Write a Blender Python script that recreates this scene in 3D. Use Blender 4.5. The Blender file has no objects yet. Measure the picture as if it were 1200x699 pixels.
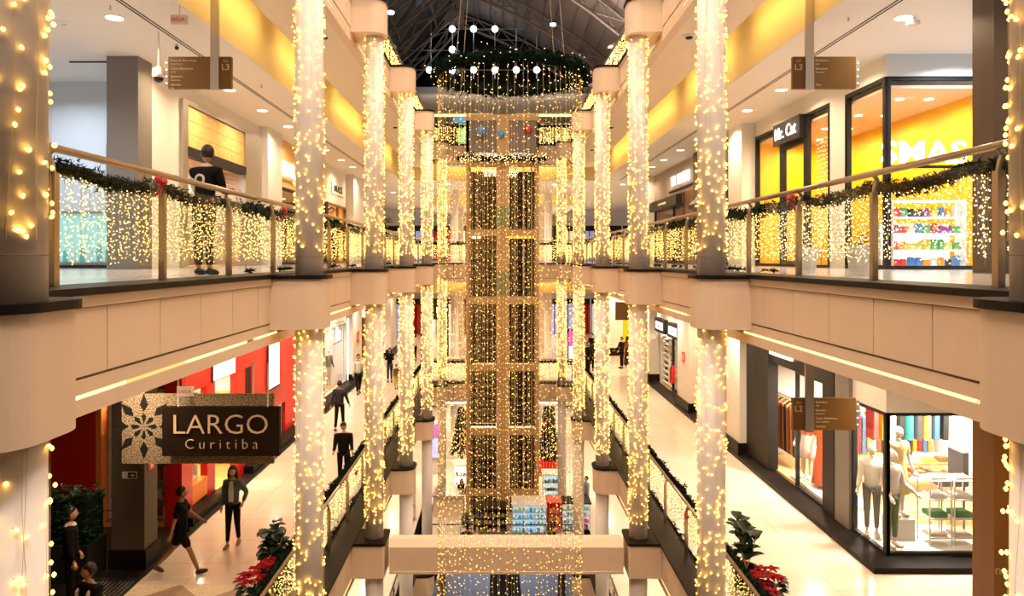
import bpy, bmesh, math, random
from mathutils import Vector, Matrix, Euler
PI = math.pi
random.seed(7)
sc = bpy.context.scene
C = sc.collection
R = math.radians

# ------------------------------------------------------------------ materials
def mat(name, col, rough=.5, metal=0., emit=None, es=0., trans=0., spec=.5, noise=None, alpha=1., coat=0., samp=None, ior=1.45):
    m = bpy.data.materials.new(name); m.use_nodes = True
    nt = m.node_tree; b = nt.nodes['Principled BSDF']
    b.inputs['Base Color'].default_value = (*col, 1)
    b.inputs['Roughness'].default_value = rough
    b.inputs['Metallic'].default_value = metal
    b.inputs['Specular IOR Level'].default_value = spec
    b.inputs['IOR'].default_value = ior
    if trans: b.inputs['Transmission Weight'].default_value = trans
    if coat: b.inputs['Coat Weight'].default_value = coat
    if emit:
        b.inputs['Emission Color'].default_value = (*emit, 1)
        b.inputs['Emission Strength'].default_value = es
    if noise:
        sca, amt = noise
        tc = nt.nodes.new('ShaderNodeTexCoord'); n = nt.nodes.new('ShaderNodeTexNoise')
        n.inputs['Scale'].default_value = sca; n.inputs['Detail'].default_value = 4
        mr = nt.nodes.new('ShaderNodeMapRange')
        mr.inputs['To Min'].default_value = 1 - amt; mr.inputs['To Max'].default_value = 1 + amt * .5
        mx = nt.nodes.new('ShaderNodeMix'); mx.data_type = 'RGBA'; mx.blend_type = 'MULTIPLY'
        mx.inputs[0].default_value = 1; mx.inputs[6].default_value = (*col, 1)
        nt.links.new(tc.outputs['Object'], n.inputs['Vector'])
        nt.links.new(n.outputs['Fac'], mr.inputs['Value'])
        nt.links.new(mr.outputs[0], mx.inputs[7]); nt.links.new(mx.outputs[2], b.inputs['Base Color'])
    if samp: m.cycles.emission_sampling = samp
    return m

def glass_mat(name, tint=(1, 1, 1), refl=.04, rough=.02):
    # thin architectural pane: see-through, gloss growing towards grazing angles
    m = bpy.data.materials.new(name); m.use_nodes = True
    nt = m.node_tree; nt.nodes.clear()
    o = nt.nodes.new('ShaderNodeOutputMaterial'); mix = nt.nodes.new('ShaderNodeMixShader')
    t = nt.nodes.new('ShaderNodeBsdfTransparent'); g = nt.nodes.new('ShaderNodeBsdfGlossy')
    lw = nt.nodes.new('ShaderNodeLayerWeight'); lw.inputs[0].default_value = .5
    pw = nt.nodes.new('ShaderNodeMath'); pw.operation = 'POWER'; pw.inputs[1].default_value = 5
    ma = nt.nodes.new('ShaderNodeMath'); ma.operation = 'MULTIPLY_ADD'; ma.inputs[1].default_value = .45; ma.inputs[2].default_value = refl
    t.inputs[0].default_value = (*tint, 1); g.inputs[1].default_value = rough
    nt.links.new(lw.outputs['Facing'], pw.inputs[0]); nt.links.new(pw.outputs[0], ma.inputs[0]); nt.links.new(ma.outputs[0], mix.inputs[0])
    nt.links.new(t.outputs[0], mix.inputs[1]); nt.links.new(g.outputs[0], mix.inputs[2])
    nt.links.new(mix.outputs[0], o.inputs[0])
    return m

def floor_mat(name, col, vein, rough, tile=1.2):
    m = bpy.data.materials.new(name); m.use_nodes = True
    nt = m.node_tree; b = nt.nodes['Principled BSDF']
    tc = nt.nodes.new('ShaderNodeTexCoord'); mp = nt.nodes.new('ShaderNodeMapping')
    br = nt.nodes.new('ShaderNodeTexBrick'); br.offset = 0
    br.inputs['Scale'].default_value = 1; br.inputs['Brick Width'].default_value = tile
    br.inputs['Row Height'].default_value = tile; br.inputs['Mortar Size'].default_value = .006
    br.inputs['Color1'].default_value = (*col, 1); br.inputs['Color2'].default_value = (*vein, 1)
    br.inputs['Mortar'].default_value = (col[0]*.6, col[1]*.55, col[2]*.5, 1)
    n = nt.nodes.new('ShaderNodeTexNoise'); n.inputs['Scale'].default_value = 60
    mx = nt.nodes.new('ShaderNodeMix'); mx.data_type = 'RGBA'; mx.blend_type = 'MULTIPLY'; mx.inputs[0].default_value = .25
    nt.links.new(tc.outputs['Object'], mp.inputs[0]); nt.links.new(mp.outputs[0], br.inputs['Vector'])
    nt.links.new(tc.outputs['Object'], n.inputs['Vector'])
    nt.links.new(br.outputs['Color'], mx.inputs[6]); nt.links.new(n.outputs['Color'], mx.inputs[7])
    nt.links.new(mx.outputs[2], b.inputs['Base Color'])
    b.inputs['Roughness'].default_value = rough
    b.inputs['Specular IOR Level'].default_value = .6
    return m

def speckle_mat(name, a, c, scale):
    m = bpy.data.materials.new(name); m.use_nodes = True
    nt = m.node_tree; b = nt.nodes['Principled BSDF']
    tc = nt.nodes.new('ShaderNodeTexCoord'); v = nt.nodes.new('ShaderNodeTexNoise')
    v.inputs['Scale'].default_value = scale; v.inputs['Detail'].default_value = 1
    cr = nt.nodes.new('ShaderNodeValToRGB'); cr.color_ramp.elements[0].color = (*a, 1); cr.color_ramp.elements[1].color = (*c, 1)
    cr.color_ramp.elements[0].position = .44; cr.color_ramp.elements[1].position = .52
    nt.links.new(tc.outputs['Object'], v.inputs['Vector']); nt.links.new(v.outputs['Fac'], cr.inputs[0])
    nt.links.new(cr.outputs[0], b.inputs['Base Color']); b.inputs['Roughness'].default_value = .6
    return m

def wood_mat(name, a, c, rough=.35, scale=(1, 14, 1)):
    m = bpy.data.materials.new(name); m.use_nodes = True
    nt = m.node_tree; b = nt.nodes['Principled BSDF']
    tc = nt.nodes.new('ShaderNodeTexCoord'); mp = nt.nodes.new('ShaderNodeMapping'); mp.inputs['Scale'].default_value = scale
    v = nt.nodes.new('ShaderNodeTexNoise'); v.inputs['Scale'].default_value = 3; v.inputs['Detail'].default_value = 5
    cr = nt.nodes.new('ShaderNodeValToRGB'); cr.color_ramp.elements[0].color = (*a, 1); cr.color_ramp.elements[1].color = (*c, 1)
    cr.color_ramp.elements[0].position = .35; cr.color_ramp.elements[1].position = .65
    nt.links.new(tc.outputs['Object'], mp.inputs[0]); nt.links.new(mp.outputs[0], v.inputs['Vector'])
    nt.links.new(v.outputs['Fac'], cr.inputs[0]); nt.links.new(cr.outputs[0], b.inputs['Base Color'])
    b.inputs['Roughness'].default_value = rough
    return m

M = {}
M['fascia'] = mat('cream_panel', (.80, .62, .47), .45, noise=(2.5, .06))
M['fascia_dark'] = mat('panel_joint', (.16, .11, .08), .8)
M['column'] = mat('white_column_paint', (.82, .76, .74), .4, noise=(3, .05))
M['granite'] = mat('dark_granite', (.011, .008, .007), .45, noise=(30, .3), spec=.12)
M['blackcloth'] = mat('black_cloth', (.008, .007, .008), .9, spec=.1)
M['ceil'] = mat('white_ceiling_paint', (.86, .80, .74), .7)
M['soffit'] = mat('cream_soffit_paint', (.86, .74, .60), .6)
M['cove'] = mat('cove_paint', (.90, .76, .48), .6)
M['floor2'] = floor_mat('cream_floor', (.84, .71, .58), (.80, .67, .55), .16, 1.25)
M['floor3'] = floor_mat('grey_floor', (.74, .71, .70), (.71, .68, .67), .15, 1.25)
M['floor1'] = floor_mat('ivory_floor', (.86, .78, .68), (.83, .75, .66), .14, 1.25)
M['darkfloor'] = mat('black_granite_floor', (.020, .015, .013), .3, noise=(20, .3))
M['wall_white'] = mat('white_wall', (.82, .78, .74), .6)
M['wall_blue'] = mat('cool_white_wall', (.70, .76, .82), .6)
M['grey_pillar'] = mat('grey_pillar_paint', (.20, .18, .165), .55)
M['brown_pillar'] = mat('brown_pillar_paint', (.10, .070, .05), .5)
M['metal'] = mat('brushed_bronze_metal', (.45, .36, .28), .3, 1.0)
M['steel'] = mat('brushed_steel', (.55, .52, .50), .35, .9)
M['bronze_sign'] = mat('bronze_brown_sign', (.17, .085, .022), .45, .0)
M['glass'] = glass_mat('balustrade_glass', (.95, .97, .96), .02)
M['shopglass'] = glass_mat('shop_glass', (.98, .98, .98), .02)
M['darkglass'] = mat('night_glass', (.004, .004, .006), .08)
M['black'] = mat('black_paint', (.012, .011, .011), .45)
M['charcoal'] = mat('charcoal_frame', (.020, .018, .017), .5, spec=.2)
M['white'] = mat('white_paint', (.85, .82, .78), .5)
M['lit_white'] = mat('lit_white_letters', (.9, .9, .9), .5, emit=(1, .97, .95), es=1.5)
M['lit_blue'] = mat('lit_blue_letters', (.8, .9, 1), .5, emit=(.45, .75, 1), es=2.2)
M['print_white'] = mat('white_print', (.75, .68, .55), .5)
M['red'] = mat('red_lacquer', (.55, .012, .010), .3)
M['red_bright'] = mat('bright_red', (.75, .02, .015), .4)
M['yellow'] = mat('yellow_wall_paint', (.95, .55, .005), .5)
M['peach'] = mat('peach_ceiling_paint', (.90, .66, .45), .6)
M['orange'] = mat('orange_wall_paint', (.85, .26, .06), .5)
M['wood'] = wood_mat('honey_wood', (.62, .33, .10), (.78, .48, .19))
M['darkwood'] = wood_mat('dark_wood', (.10, .04, .02), (.18, .08, .04))
M['garland'] = mat('fir_green', (.005, .015, .007), .9, spec=.1, noise=(12, .5))
M['leaf'] = mat('leaf_green', (.009, .034, .010), .5, noise=(6, .4))
M['leaf2'] = mat('hedge_green', (.022, .075, .020), .5, noise=(8, .5))
M['petal'] = mat('poinsettia_red', (.24, .003, .007), .7, spec=.1)
M['bow'] = mat('red_ribbon', (.45, .01, .02), .4)
M['wire'] = mat('copper_wire', (.62, .48, .28), .5)
M['soil'] = mat('dark_soil', (.02, .014, .01), .9)
M['pot'] = mat('dark_pot', (.03, .025, .022), .4)
M['whitepot'] = mat('white_pot', (.7, .7, .7), .4)
BW = (1.0, .74, .30)
M['bulb'] = mat('warm_fairy_bulb', (.9, .7, .3), .4, emit=(1, .50, .08), es=7.)
M['bulb_far'] = mat('warm_fairy_bulb_small', (.9, .7, .3), .4, emit=(1, .60, .14), es=5.)
M['bulb_cool'] = mat('pale_fairy_bulb', (.9, .8, .6), .4, emit=(1, .74, .34), es=5.)
M['led'] = mat('warm_led_strip', (.9, .8, .5), .4, emit=(1, .72, .25), es=2.6)
M['led_dim'] = mat('dim_led_strip', (.9, .7, .4), .4, emit=(1, .62, .18), es=.9)
M['lamp'] = mat('downlight_glow', (1, 1, 1), .4, emit=(1, .90, .72), es=5., samp='NONE')
M['globe'] = mat('globe_glow', (1, 1, 1), .4, emit=(.85, .97, 1), es=5.)
M['lightbox'] = mat('white_lightbox', (1, 1, 1), .4, emit=(1, .90, .72), es=1.6)
M['screen'] = mat('bright_screen', (1, 1, 1), .4, emit=(.95, .97, 1), es=1.8)
M['skin'] = mat('skin_tan', (.50, .27, .17), .5)
M['skin_dark'] = mat('skin_brown', (.33, .17, .10), .5)
M['hair'] = mat('black_hair', (.010, .007, .006), .5)
M['eye'] = mat('eye_dark', (.01, .01, .01), .2)
M['lips'] = mat('lips', (.35, .10, .08), .5)
M['mannequin'] = mat('mannequin_white', (.85, .78, .70), .35)

_cc = {}
def col(c, rough=.6):
    k = (tuple(c), rough)
    if k not in _cc: _cc[k] = mat('paint_%d' % len(_cc), c, rough)
    return _cc[k]
def glow(c, s):
    k = (tuple(c), 'g', s)
    if k not in _cc: _cc[k] = mat('lit_colour_%d' % len(_cc), c, .5, emit=c, es=s)
    return _cc[k]

# ------------------------------------------------------------------ mesh building
class MB:
    def __init__(s): s.v = []; s.f = []; s.m = []; s.mats = []; s.cur = 0
    def use(s, m):
        if m not in s.mats: s.mats.append(m)
        s.cur = s.mats.index(m); return s
    def add(s, vs, fs):
        b = len(s.v); s.v += [tuple(v) for v in vs]
        for f in fs: s.f.append([i + b for i in f]); s.m.append(s.cur)
        return s
    def box(s, x0, x1, y0, y1, z0, z1):
        if x0 > x1: x0, x1 = x1, x0
        if y0 > y1: y0, y1 = y1, y0
        if z0 > z1: z0, z1 = z1, z0
        v = [(x, y, z) for z in (z0, z1) for y in (y0, y1) for x in (x0, x1)]
        return s.add(v, [(0, 2, 3, 1), (4, 5, 7, 6), (0, 1, 5, 4), (2, 6, 7, 3), (0, 4, 6, 2), (1, 3, 7, 5)])
    def quad(s, a, b, c, d): return s.add([a, b, c, d], [(0, 1, 2, 3)])
    def prism(s, pts, z0, z1):          # pts ccw in xy
        n = len(pts)
        v = [(x, y, z0) for x, y in pts] + [(x, y, z1) for x, y in pts]
        f = [tuple(reversed(range(n))), tuple(range(n, 2 * n))] + [(i, (i + 1) % n, n + (i + 1) % n, n + i) for i in range(n)]
        return s.add(v, f)
    def tube(s, pts, r, n=6, closed=False, cap=True):
        pts = [Vector(p) for p in pts]; k = len(pts); rings = []
        rs = r if isinstance(r, (list, tuple)) else [r] * k
        v = []; f = []
        for i, p in enumerate(pts):
            if closed: d = pts[(i + 1) % k] - pts[i - 1]
            else: d = pts[min(i + 1, k - 1)] - pts[max(i - 1, 0)]
            d = d.normalized() if d.length > 1e-9 else Vector((0, 0, 1))
            up = Vector((0, 0, 1)) if abs(d.z) < .9 else Vector((1, 0, 0))
            a = d.cross(up).normalized(); b = a.cross(d).normalized()
            for j in range(n):
                t = 2 * PI * j / n; q = p + (a * math.cos(t) + b * math.sin(t)) * rs[i]; v.append(q)
        kk = k if closed else k - 1
        for i in range(kk):
            for j in range(n):
                a0 = i * n + j; a1 = i * n + (j + 1) % n; b0 = ((i + 1) % k) * n + j; b1 = ((i + 1) % k) * n + (j + 1) % n
                f.append((a0, a1, b1, b0))
        if cap and not closed:
            f.append(tuple(range(n))); f.append(tuple(reversed(range((k - 1) * n, k * n))))
        return s.add(v, f)
    def lathe(s, c, prof, n=24, axis='z'):    # prof [(r,z)]
        v = []; f = []; k = len(prof)
        for r, z in prof:
            for j in range(n):
                t = 2 * PI * j / n
                if axis == 'z': v.append((c[0] + r * math.cos(t), c[1] + r * math.sin(t), c[2] + z))
                elif axis == 'y': v.append((c[0] + r * math.cos(t), c[1] + z, c[2] + r * math.sin(t)))
                else: v.append((c[0] + z, c[1] + r * math.cos(t), c[2] + r * math.sin(t)))
        for i in range(k - 1):
            for j in range(n):
                f.append((i * n + j, i * n + (j + 1) % n, (i + 1) * n + (j + 1) % n, (i + 1) * n + j))
        f.append(tuple(reversed(range(n)))); f.append(tuple(range((k - 1) * n, k * n)))
        return s.add(v, f)
    def octa(s, p, r):
        x, y, z = p
        return s.add([(x + r, y, z), (x - r, y, z), (x, y + r, z), (x, y - r, z), (x, y, z + r), (x, y, z - r)],
                     [(0, 2, 4), (2, 1, 4), (1, 3, 4), (3, 0, 4), (2, 0, 5), (1, 2, 5), (3, 1, 5), (0, 3, 5)])
    def ball(s, p, r, n=10, m=6, sq=(1, 1, 1)):
        pr = [(max(1e-4, r * math.sin(PI * i / m)), -r * math.cos(PI * i / m)) for i in range(m + 1)]
        b = len(s.v); s.lathe((0, 0, 0), pr, n)
        for i in range(b, len(s.v)):
            x, y, z = s.v[i]; s.v[i] = (p[0] + x * sq[0], p[1] + y * sq[1], p[2] + z * sq[2])
        return s
    def leaf(s, base, d, up, L, W, fold=.25):
        base = Vector(base); d = Vector(d).normalized(); up = Vector(up)
        a = d.cross(up); a = a.normalized() if a.length > 1e-6 else Vector((1, 0, 0)); n = a.cross(d).normalized()
        pts = []
        for t, w in ((0, .04), (.25, .75), (.55, 1), (.82, .65), (1, .03)):
            c = base + d * (L * t) - n * (L * .25 * t * t)
            pts += [c - a * (W * w / 2) + n * (W * fold * w), c, c + a * (W * w / 2) + n * (W * fold * w)]
        f = []
        for i in range(4):
            o = i * 3; f += [(o, o + 1, o + 4, o + 3), (o + 1, o + 2, o + 5, o + 4)]
        return s.add(pts, f)
    def mesh(s, name, smooth=False):
        me = bpy.data.meshes.new(name); me.from_pydata(s.v, [], s.f)
        for m in s.mats: me.materials.append(m)
        if len(s.mats) > 1: me.polygons.foreach_set('material_index', s.m)
        if smooth: me.polygons.foreach_set('use_smooth', [True] * len(s.f))
        me.update(); return me
    def build(s, name, parent=None, smooth=False, mat=None, rel=True):
        if mat is not None: s.mats = [mat]; s.m = [0] * len(s.f)
        if parent is not None and rel:
            w = parent.matrix_world_manual if hasattr(parent, 'matrix_world_manual') else world(parent)
            iv = w.inverted(); s.v = [tuple(iv @ Vector(v)) for v in s.v]
        o = bpy.data.objects.new(name, s.mesh(name, smooth)); C.objects.link(o)
        if parent: o.parent = parent
        return o
def world(o):
    m = Matrix.Translation(o.location) @ o.rotation_euler.to_matrix().to_4x4()
    if any(abs(x - 1) > 1e-6 for x in o.scale): m = m @ Matrix.Diagonal((*o.scale, 1))
    return world(o.parent) @ m if o.parent else m

def tag(o, label=None, cat=None, group=None, kind=None):
    if label: o['label'] = label
    if cat: o['category'] = cat
    if group: o['group'] = group
    if kind: o['kind'] = kind
    return o
def empty(name, loc=(0, 0, 0), label=None, cat=None, group=None, rz=0):
    o = bpy.data.objects.new(name, None); C.objects.link(o); o.location = loc; o.rotation_euler = (0, 0, rz)
    o.empty_display_size = .1
    return tag(o, label, cat, group)
def kids(o): return [c for c in bpy.data.objects if c.parent == o]
def copy_tree(o, loc=None, rz=None, label=None, parent=None, cmap=None):
    c = o.copy(); C.objects.link(c); c.parent = parent
    if loc is not None: c.location = loc
    if rz is not None: c.rotation_euler = (0, 0, rz)
    if label: c['label'] = label
    for ch in (cmap or kids)(o): copy_tree(ch, parent=c, cmap=cmap)
    return c
def struct(mb, name, smooth=False, label=None):
    o = mb.build(name, smooth=smooth); o['kind'] = 'structure'
    if label: o['label'] = label
    return o
OR = ['first', 'second', 'third', 'fourth', 'fifth', 'sixth', 'seventh', 'eighth', 'ninth', 'tenth', 'eleventh', 'twelfth', 'thirteenth', 'fourteenth', 'fifteenth', 'sixteenth', 'seventeenth', 'eighteenth', 'nineteenth', 'twentieth', 'twenty-first', 'twenty-second']
def cname(c):
    r, g, b = c; mx, mn = max(c), min(c)
    if mx < .13: return 'black'
    if mx - mn < .13: return 'white' if mx > .55 else 'grey'
    if b == mx: return 'blue' if r < .4 else 'violet'
    if g == mx: return 'green' if b < r + .3 and b < .5 * g + .1 else 'teal'
    if g < .35 * r and b < .35 * r: return 'red' if r > .4 and g < .22 * r else 'brown' if r < .45 else 'orange'
    if b > .5 * r: return 'beige' if g > .6 * r else 'pink'
    return 'brown' if r < .45 else 'yellow' if g > .65 * r else 'orange' if b < .3 * r else 'tan'
def text(s, size, loc, rot, m, name='lettering', parent=None, ext=.01, align='CENTER', sx=1., bold=0.):
    cu = bpy.data.curves.new(name, 'FONT'); cu.body = s; cu.size = size; cu.extrude = ext; cu.align_x = align; cu.align_y = 'CENTER'
    cu.offset = bold; cu.resolution_u = 3
    cu.materials.append(m)
    t = bpy.data.objects.new(name, cu); C.objects.link(t)
    dg = bpy.context.evaluated_depsgraph_get(); dg.update()
    me = bpy.data.meshes.new_from_object(t.evaluated_get(dg), depsgraph=dg)
    bpy.data.objects.remove(t); me.name = name
    if not me.materials: me.materials.append(m)
    o = bpy.data.objects.new(name, me); C.objects.link(o)
    o.location = loc; o.rotation_euler = Euler(rot); o.scale = (sx, 1, 1)
    if parent:
        o.location = world(parent).inverted() @ Vector(loc)
        o.rotation_euler = (world(parent).inverted().to_3x3() @ Euler(rot).to_matrix()).to_euler()
        o.parent = parent
    return o
RF = (PI / 2, 0, 0); RL = (PI / 2, 0, PI / 2); RR = (PI / 2, 0, -PI / 2)   # facing camera / left wall / right wall
F = 850.; CX, CZ = -.18, .23
def at(px, py, Y):       # a point at depth Y along the direction of a photo pixel
    return Vector((CX + (px - 584) / F * Y, Y, CZ + (303 - py) / F * Y))

# ------------------------------------------------------------------ camera
cam = bpy.data.cameras.new('camera'); co = bpy.data.objects.new('camera', cam); C.objects.link(co)
co.location = (CX, 0, CZ); co.rotation_euler = (PI / 2, 0, 0)
cam.sensor_width = 36; cam.lens = 36 * F / 1200; cam.shift_x = 16 / 1200; cam.shift_y = -46.5 / 1200; cam.clip_end = 200
sc.camera = co
sc.view_settings.view_transform = 'Standard'; sc.view_settings.look = 'None'
sc.view_settings.gamma = 1; sc.view_settings.use_curve_mapping = False
sc.view_settings.exposure = 0.0
w = bpy.data.worlds.new('night'); sc.world = w; w.use_nodes = True
w.node_tree.nodes['Background'].inputs[0].default_value = (.012, .012, .016, 1)
w.node_tree.nodes['Background'].inputs[1].default_value = 1
sc.cycles.use_denoising = True
sc.cycles.max_bounces = 8; sc.cycles.diffuse_bounces = 3; sc.cycles.glossy_bounces = 3; sc.cycles.transparent_max_bounces = 24
sc.cycles.sample_clamp_indirect = 4
# ------------------------------------------------------------------ levels and bays
Z4, Z3, Z2, Z1, Z0 = 6.06, 0., -6.08, -12.16, -18.2
LEVELS = [('topmost', Z4), ('upper', Z3), ('lower', Z2), ('bottom', Z1)]
BAY = [4.16, 10.83, 16.5, 22.2, 28.7, 36.4]
ORD = ['first', 'second', 'third', 'fourth', 'fifth', 'sixth']
YE = 36.95           # front of the end bridge
YN = -1.0            # near end of the galleries
YB = 62.             # back of the hall
XW = 7.78            # shop line
side_name = {-1: 'left', 1: 'right'}
trim_i = 0
def trim(mb, label=None):
    global trim_i; trim_i += 1
    return struct(mb, 'trim_%d' % trim_i, label=label)

def bay_ranges():
    ys = [YN] + BAY
    r = []
    for i in range(len(ys) - 1):
        r.append((ys[i] + (.45 if i else 0), ys[i + 1] - .45))
    return r
BR = bay_ranges()

# floors, ceilings
for nm, z in LEVELS:
    fm = {Z4: M['floor3'], Z3: M['floor3'], Z2: M['floor2'], Z1: M['floor1']}[z]
    for s in (-1, 1):
        b = MB().use(fm); b.box(s * 3.9, s * 15, YN, YB, z - .30, z); struct(b, 'floor', label='polished stone walkway floor of the %s %s gallery' % (nm, side_name[s]))
    b = MB().use(fm); b.box(-3.89, 3.89, YE + .45 if z != Z1 else 31.0, YB, z - .30, z)
    struct(b, 'floor', label='polished floor at the far end of the %s level' % nm)
b = MB().use(M['darkfloor']); b.box(-15, 15, YN, YB, Z0 - .3, Z0); struct(b, 'floor', label='dark floor far down below the atrium')

def ceiling(z, nm):
    # z = floor above; ceiling hangs below it
    for s in (-1, 1):
        b = MB().use(M['soffit'])
        b.box(s * 3.63, s * 4.80, YN, YE + 1.4, z - 1.008, z - .95)
        b.box(s * 4.74, s * 4.80, YN, YE + 1.4, z - .95, z - .80)
        b.use(M['ceil']); b.box(s * 5.42, s * 15, YN, YB, z - 1.64, z - 1.58)
        b.use(M['cove']); b.box(s * 5.42, s * 5.48, YN, YE + 2.0, z - 1.58, z - .34)
        b.box(s * 3.9, s * 5.48, YN, YB, z - .34, z - .31)
        b.use(M['charcoal'])
        for dx in (0, .07): b.box(s * (6.28 + dx), s * (6.31 + dx), YN, YE + 2, z - 1.645, z - 1.63)
        struct(b, 'ceiling', label='stepped ceiling with lit cove over the %s gallery' % nm)
    b = MB().use(M['soffit']); b.box(-3.46, 3.46, YE + .1, YE + 1.35, z - 1.01, z - .95)
    b.use(M['cove']); b.box(-5.4, 5.4, YE + 2.0, YE + 2.06, z - 1.62, z - .34)
    b.box(-3.9, 3.9, YE + .5, YE + 2.0, z - .34, z - .31)
    b.use(M['ceil']); b.box(-5.42, 5.42, YE + 2.06, 48, z - 1.64, z - 1.58)
    b.use(M['cove']); b.box(-5.42, 5.42, 48, 48.05, z - 1.64, z - .6); b.box(-5.42, 5.42, 50.5, 50.55, z - 2.1, z - .6); b.box(-5.42, 5.42, 48, 50.5, z - .62, z - .58)
    b.use(M['ceil']); b.box(-5.42, 5.42, 50.55, YB, z - 2.1, z - 2.04)
    struct(b, 'ceiling', label='ceiling over the far end of the %s level' % nm)
ceiling(Z4, 'upper'); ceiling(Z3, 'lower'); ceiling(Z2, 'bottom')

# galleries' fascias with panels
for nm, z in LEVELS:
    for s in (-1, 1):
        for i, (y0, y1) in enumerate(BR):
            b = MB()
            b.use(M['granite']).box(s * 3.39, s * 3.97, y0 - .46 if i else y0, y1 + .46, z - .06, z + .0)
            b.use(M['fascia_dark']).box(s * 3.475, s * 3.9, y0 - .46 if i else y0, y1 + .46, z - .72, z - .06)
            n = max(1, round((y1 - y0 + .9) / .95)); w = (y1 - y0 + .9) / n
            b.use(M['fascia']).box(s * 3.43, s * 3.50, y0 - .46, y1 + .46, z - .155, z - .06)
            for k in range(n):
                a = y0 - .45 + k * w
                b.box(s * 3.45, s * 3.50, a + .007, a + w - .007, z - .70, z - .165)
            b.box(s * 3.46, s * 3.62, y0 - .46, y1 + .46, z - .845, z - .722)
            b.box(s * 3.455, s * 3.64, y0 - .46, y1 + .46, z - 1.01, z - .875)
            b.box(s * 3.55, s * 3.9, y0 - .46, y1 + .46, z - .99, z - .72)
            t = trim(b, 'cream panelled fascia of the %s %s gallery between columns' % (nm, side_name[s]))
            # LED strip segments in the slot
            l = MB(); yy = y0
            rr = random.Random(i * 7 + s + int(z * 3))
            while yy < y1:
                L = rr.choice([.9, 1.2, 1.8]); g = rr.choice([.04, .06, .35])
                l.use(M['led'] if rr.random() > .2 else M['led_dim']).box(s * 3.47, s * 3.50, yy, min(yy + L, y1 + .4), z - .872, z - .848); yy += L + g
            lo = l.build('led_strip', t); 
    # end bridge
    b = MB()
    b.use(M['granite']).box(-3.9, 3.9, YE - .06, YE + .5, z - .06, z)
    b.use(M['fascia_dark']).box(-3.9, 3.9, YE + .03, YE + .45, z - .95, z - .06)
    if z != Z1:
        b.use(M['fascia'])
        for k in range(7): b.box(-3.44 + k * .983, -3.44 + k * .983 + .965, YE, YE + .05, z - .78, z - .08)
        b.box(-3.44, 3.44, YE - .0, YE + .4, z - 1.01, z - .80)
        trim(b, 'cream fascia of the bridge closing the %s level' % nm)

# bottom level: the central floor begins nearer
b = MB().use(M['granite']).box(-3.9, 3.9, 30.9, 31.4, Z1 - .05, Z1 + .01)
b.use(M['fascia']).box(-3.44, 3.44, 31.0, 31.06, Z1 - .95, Z1 - .05)
trim(b, 'fascia of the bottom central floor')

# pedestals and columns
def d_shape(s, x_in, x_out, yc, hw, r, k=6):
    pts = [(x_out, yc - hw)]
    for i in range(k + 1):
        t = PI / 2 * i / k; pts.append((x_in + r - r * math.sin(t), yc - hw + r - r * math.cos(t)))
    for i in range(k + 1):
        t = PI / 2 * i / k; pts.append((x_in + r - r * math.cos(t), yc + hw - r + r * math.sin(t)))
    pts.append((x_out, yc + hw))
    pts = [(s * x, y) for x, y in pts]
    a = sum(pts[i][0] * pts[(i + 1) % len(pts)][1] - pts[(i + 1) % len(pts)][0] * pts[i][1] for i in range(len(pts)))
    return pts if a > 0 else pts[::-1]
COLS = []
for s in (-1, 1):
    for i, y in enumerate(BAY):
        for nm, z in LEVELS:
            r = .05 if (nm == 'lower' and i == 2) else .30
            b = MB().use(M['fascia']).prism(d_shape(s, 2.72, 3.53, y, .42, r, 10), z - .80, z - .07)
            b.use(M['granite']).prism(d_shape(s, 2.69, 3.55, y, .46, r + .03, 10), z - .07, z - .015)
            trim(b, '%s pedestal bracket carrying the %s column on the %s side' % (nm, ORD[i], side_name[s]))
        for nm, z0, z1 in (('upper', Z3 - .015, Z4 - .80), ('lower', Z2 - .015, Z3 - .80), ('bottom', Z1 - .015, Z2 - .80), ('lowest', Z0, Z1 - .8)):
            b = MB().use(M['column']).lathe((s * 3.0, y, 0), [(.205, z0), (.205, z1)], 32)
            b.use(M['fascia_dark']).lathe((s * 3.0, y, 0), [(.2055, z0 + .262), (.2055, z0 + .267)], 32); b.use(M['column'])
            o = struct(b, 'column', smooth=False, label='round white %s column, %s from the front on the %s side' % (nm, ORD[i], side_name[s]))
            o.data.polygons.foreach_set('use_smooth', [len(p.vertices) == 4 for p in o.data.polygons])
            if nm in ('upper', 'lower'): COLS.append((s, i, y, nm, z0, z1))

# beam across at the third columns, lower level
b = MB().use(M['fascia'])
prof = [(-.28, -.74), (.28, -.74), (.28, -.16), (.12, -.03), (-.12, -.03), (-.28, -.16)]
v = [(x, BAY[2] + p, Z2 + q) for x in (-2.62, 2.62) for p, q in prof]
b.add(v, [tuple(range(6)), tuple(range(11, 5, -1))] + [(i, i + 6, (i + 1) % 6 + 6, (i + 1) % 6) for i in range(6)])
b.use(M['fascia']).box(-2.62, 2.62, BAY[2] - .30, BAY[2] - .27, Z2 - .75, Z2 - .70)
struct(b, 'beam', label='cream beam crossing the atrium between the third columns')

# ------------------------------------------------------------------ outer shell
b = MB().use(M['wall_white']); b.box(-15.1, -15, YN, YB, Z0, Z4 + 4); struct(b, 'wall_left')
b = MB().use(M['wall_white']); b.box(15, 15.1, YN, YB, Z0, Z4 + 4); struct(b, 'wall_right')
b = MB().use(M['wall_white']); b.box(-15.1, 15.1, YB, YB + .1, Z0, 6); struct(b, 'wall_back')
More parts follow.
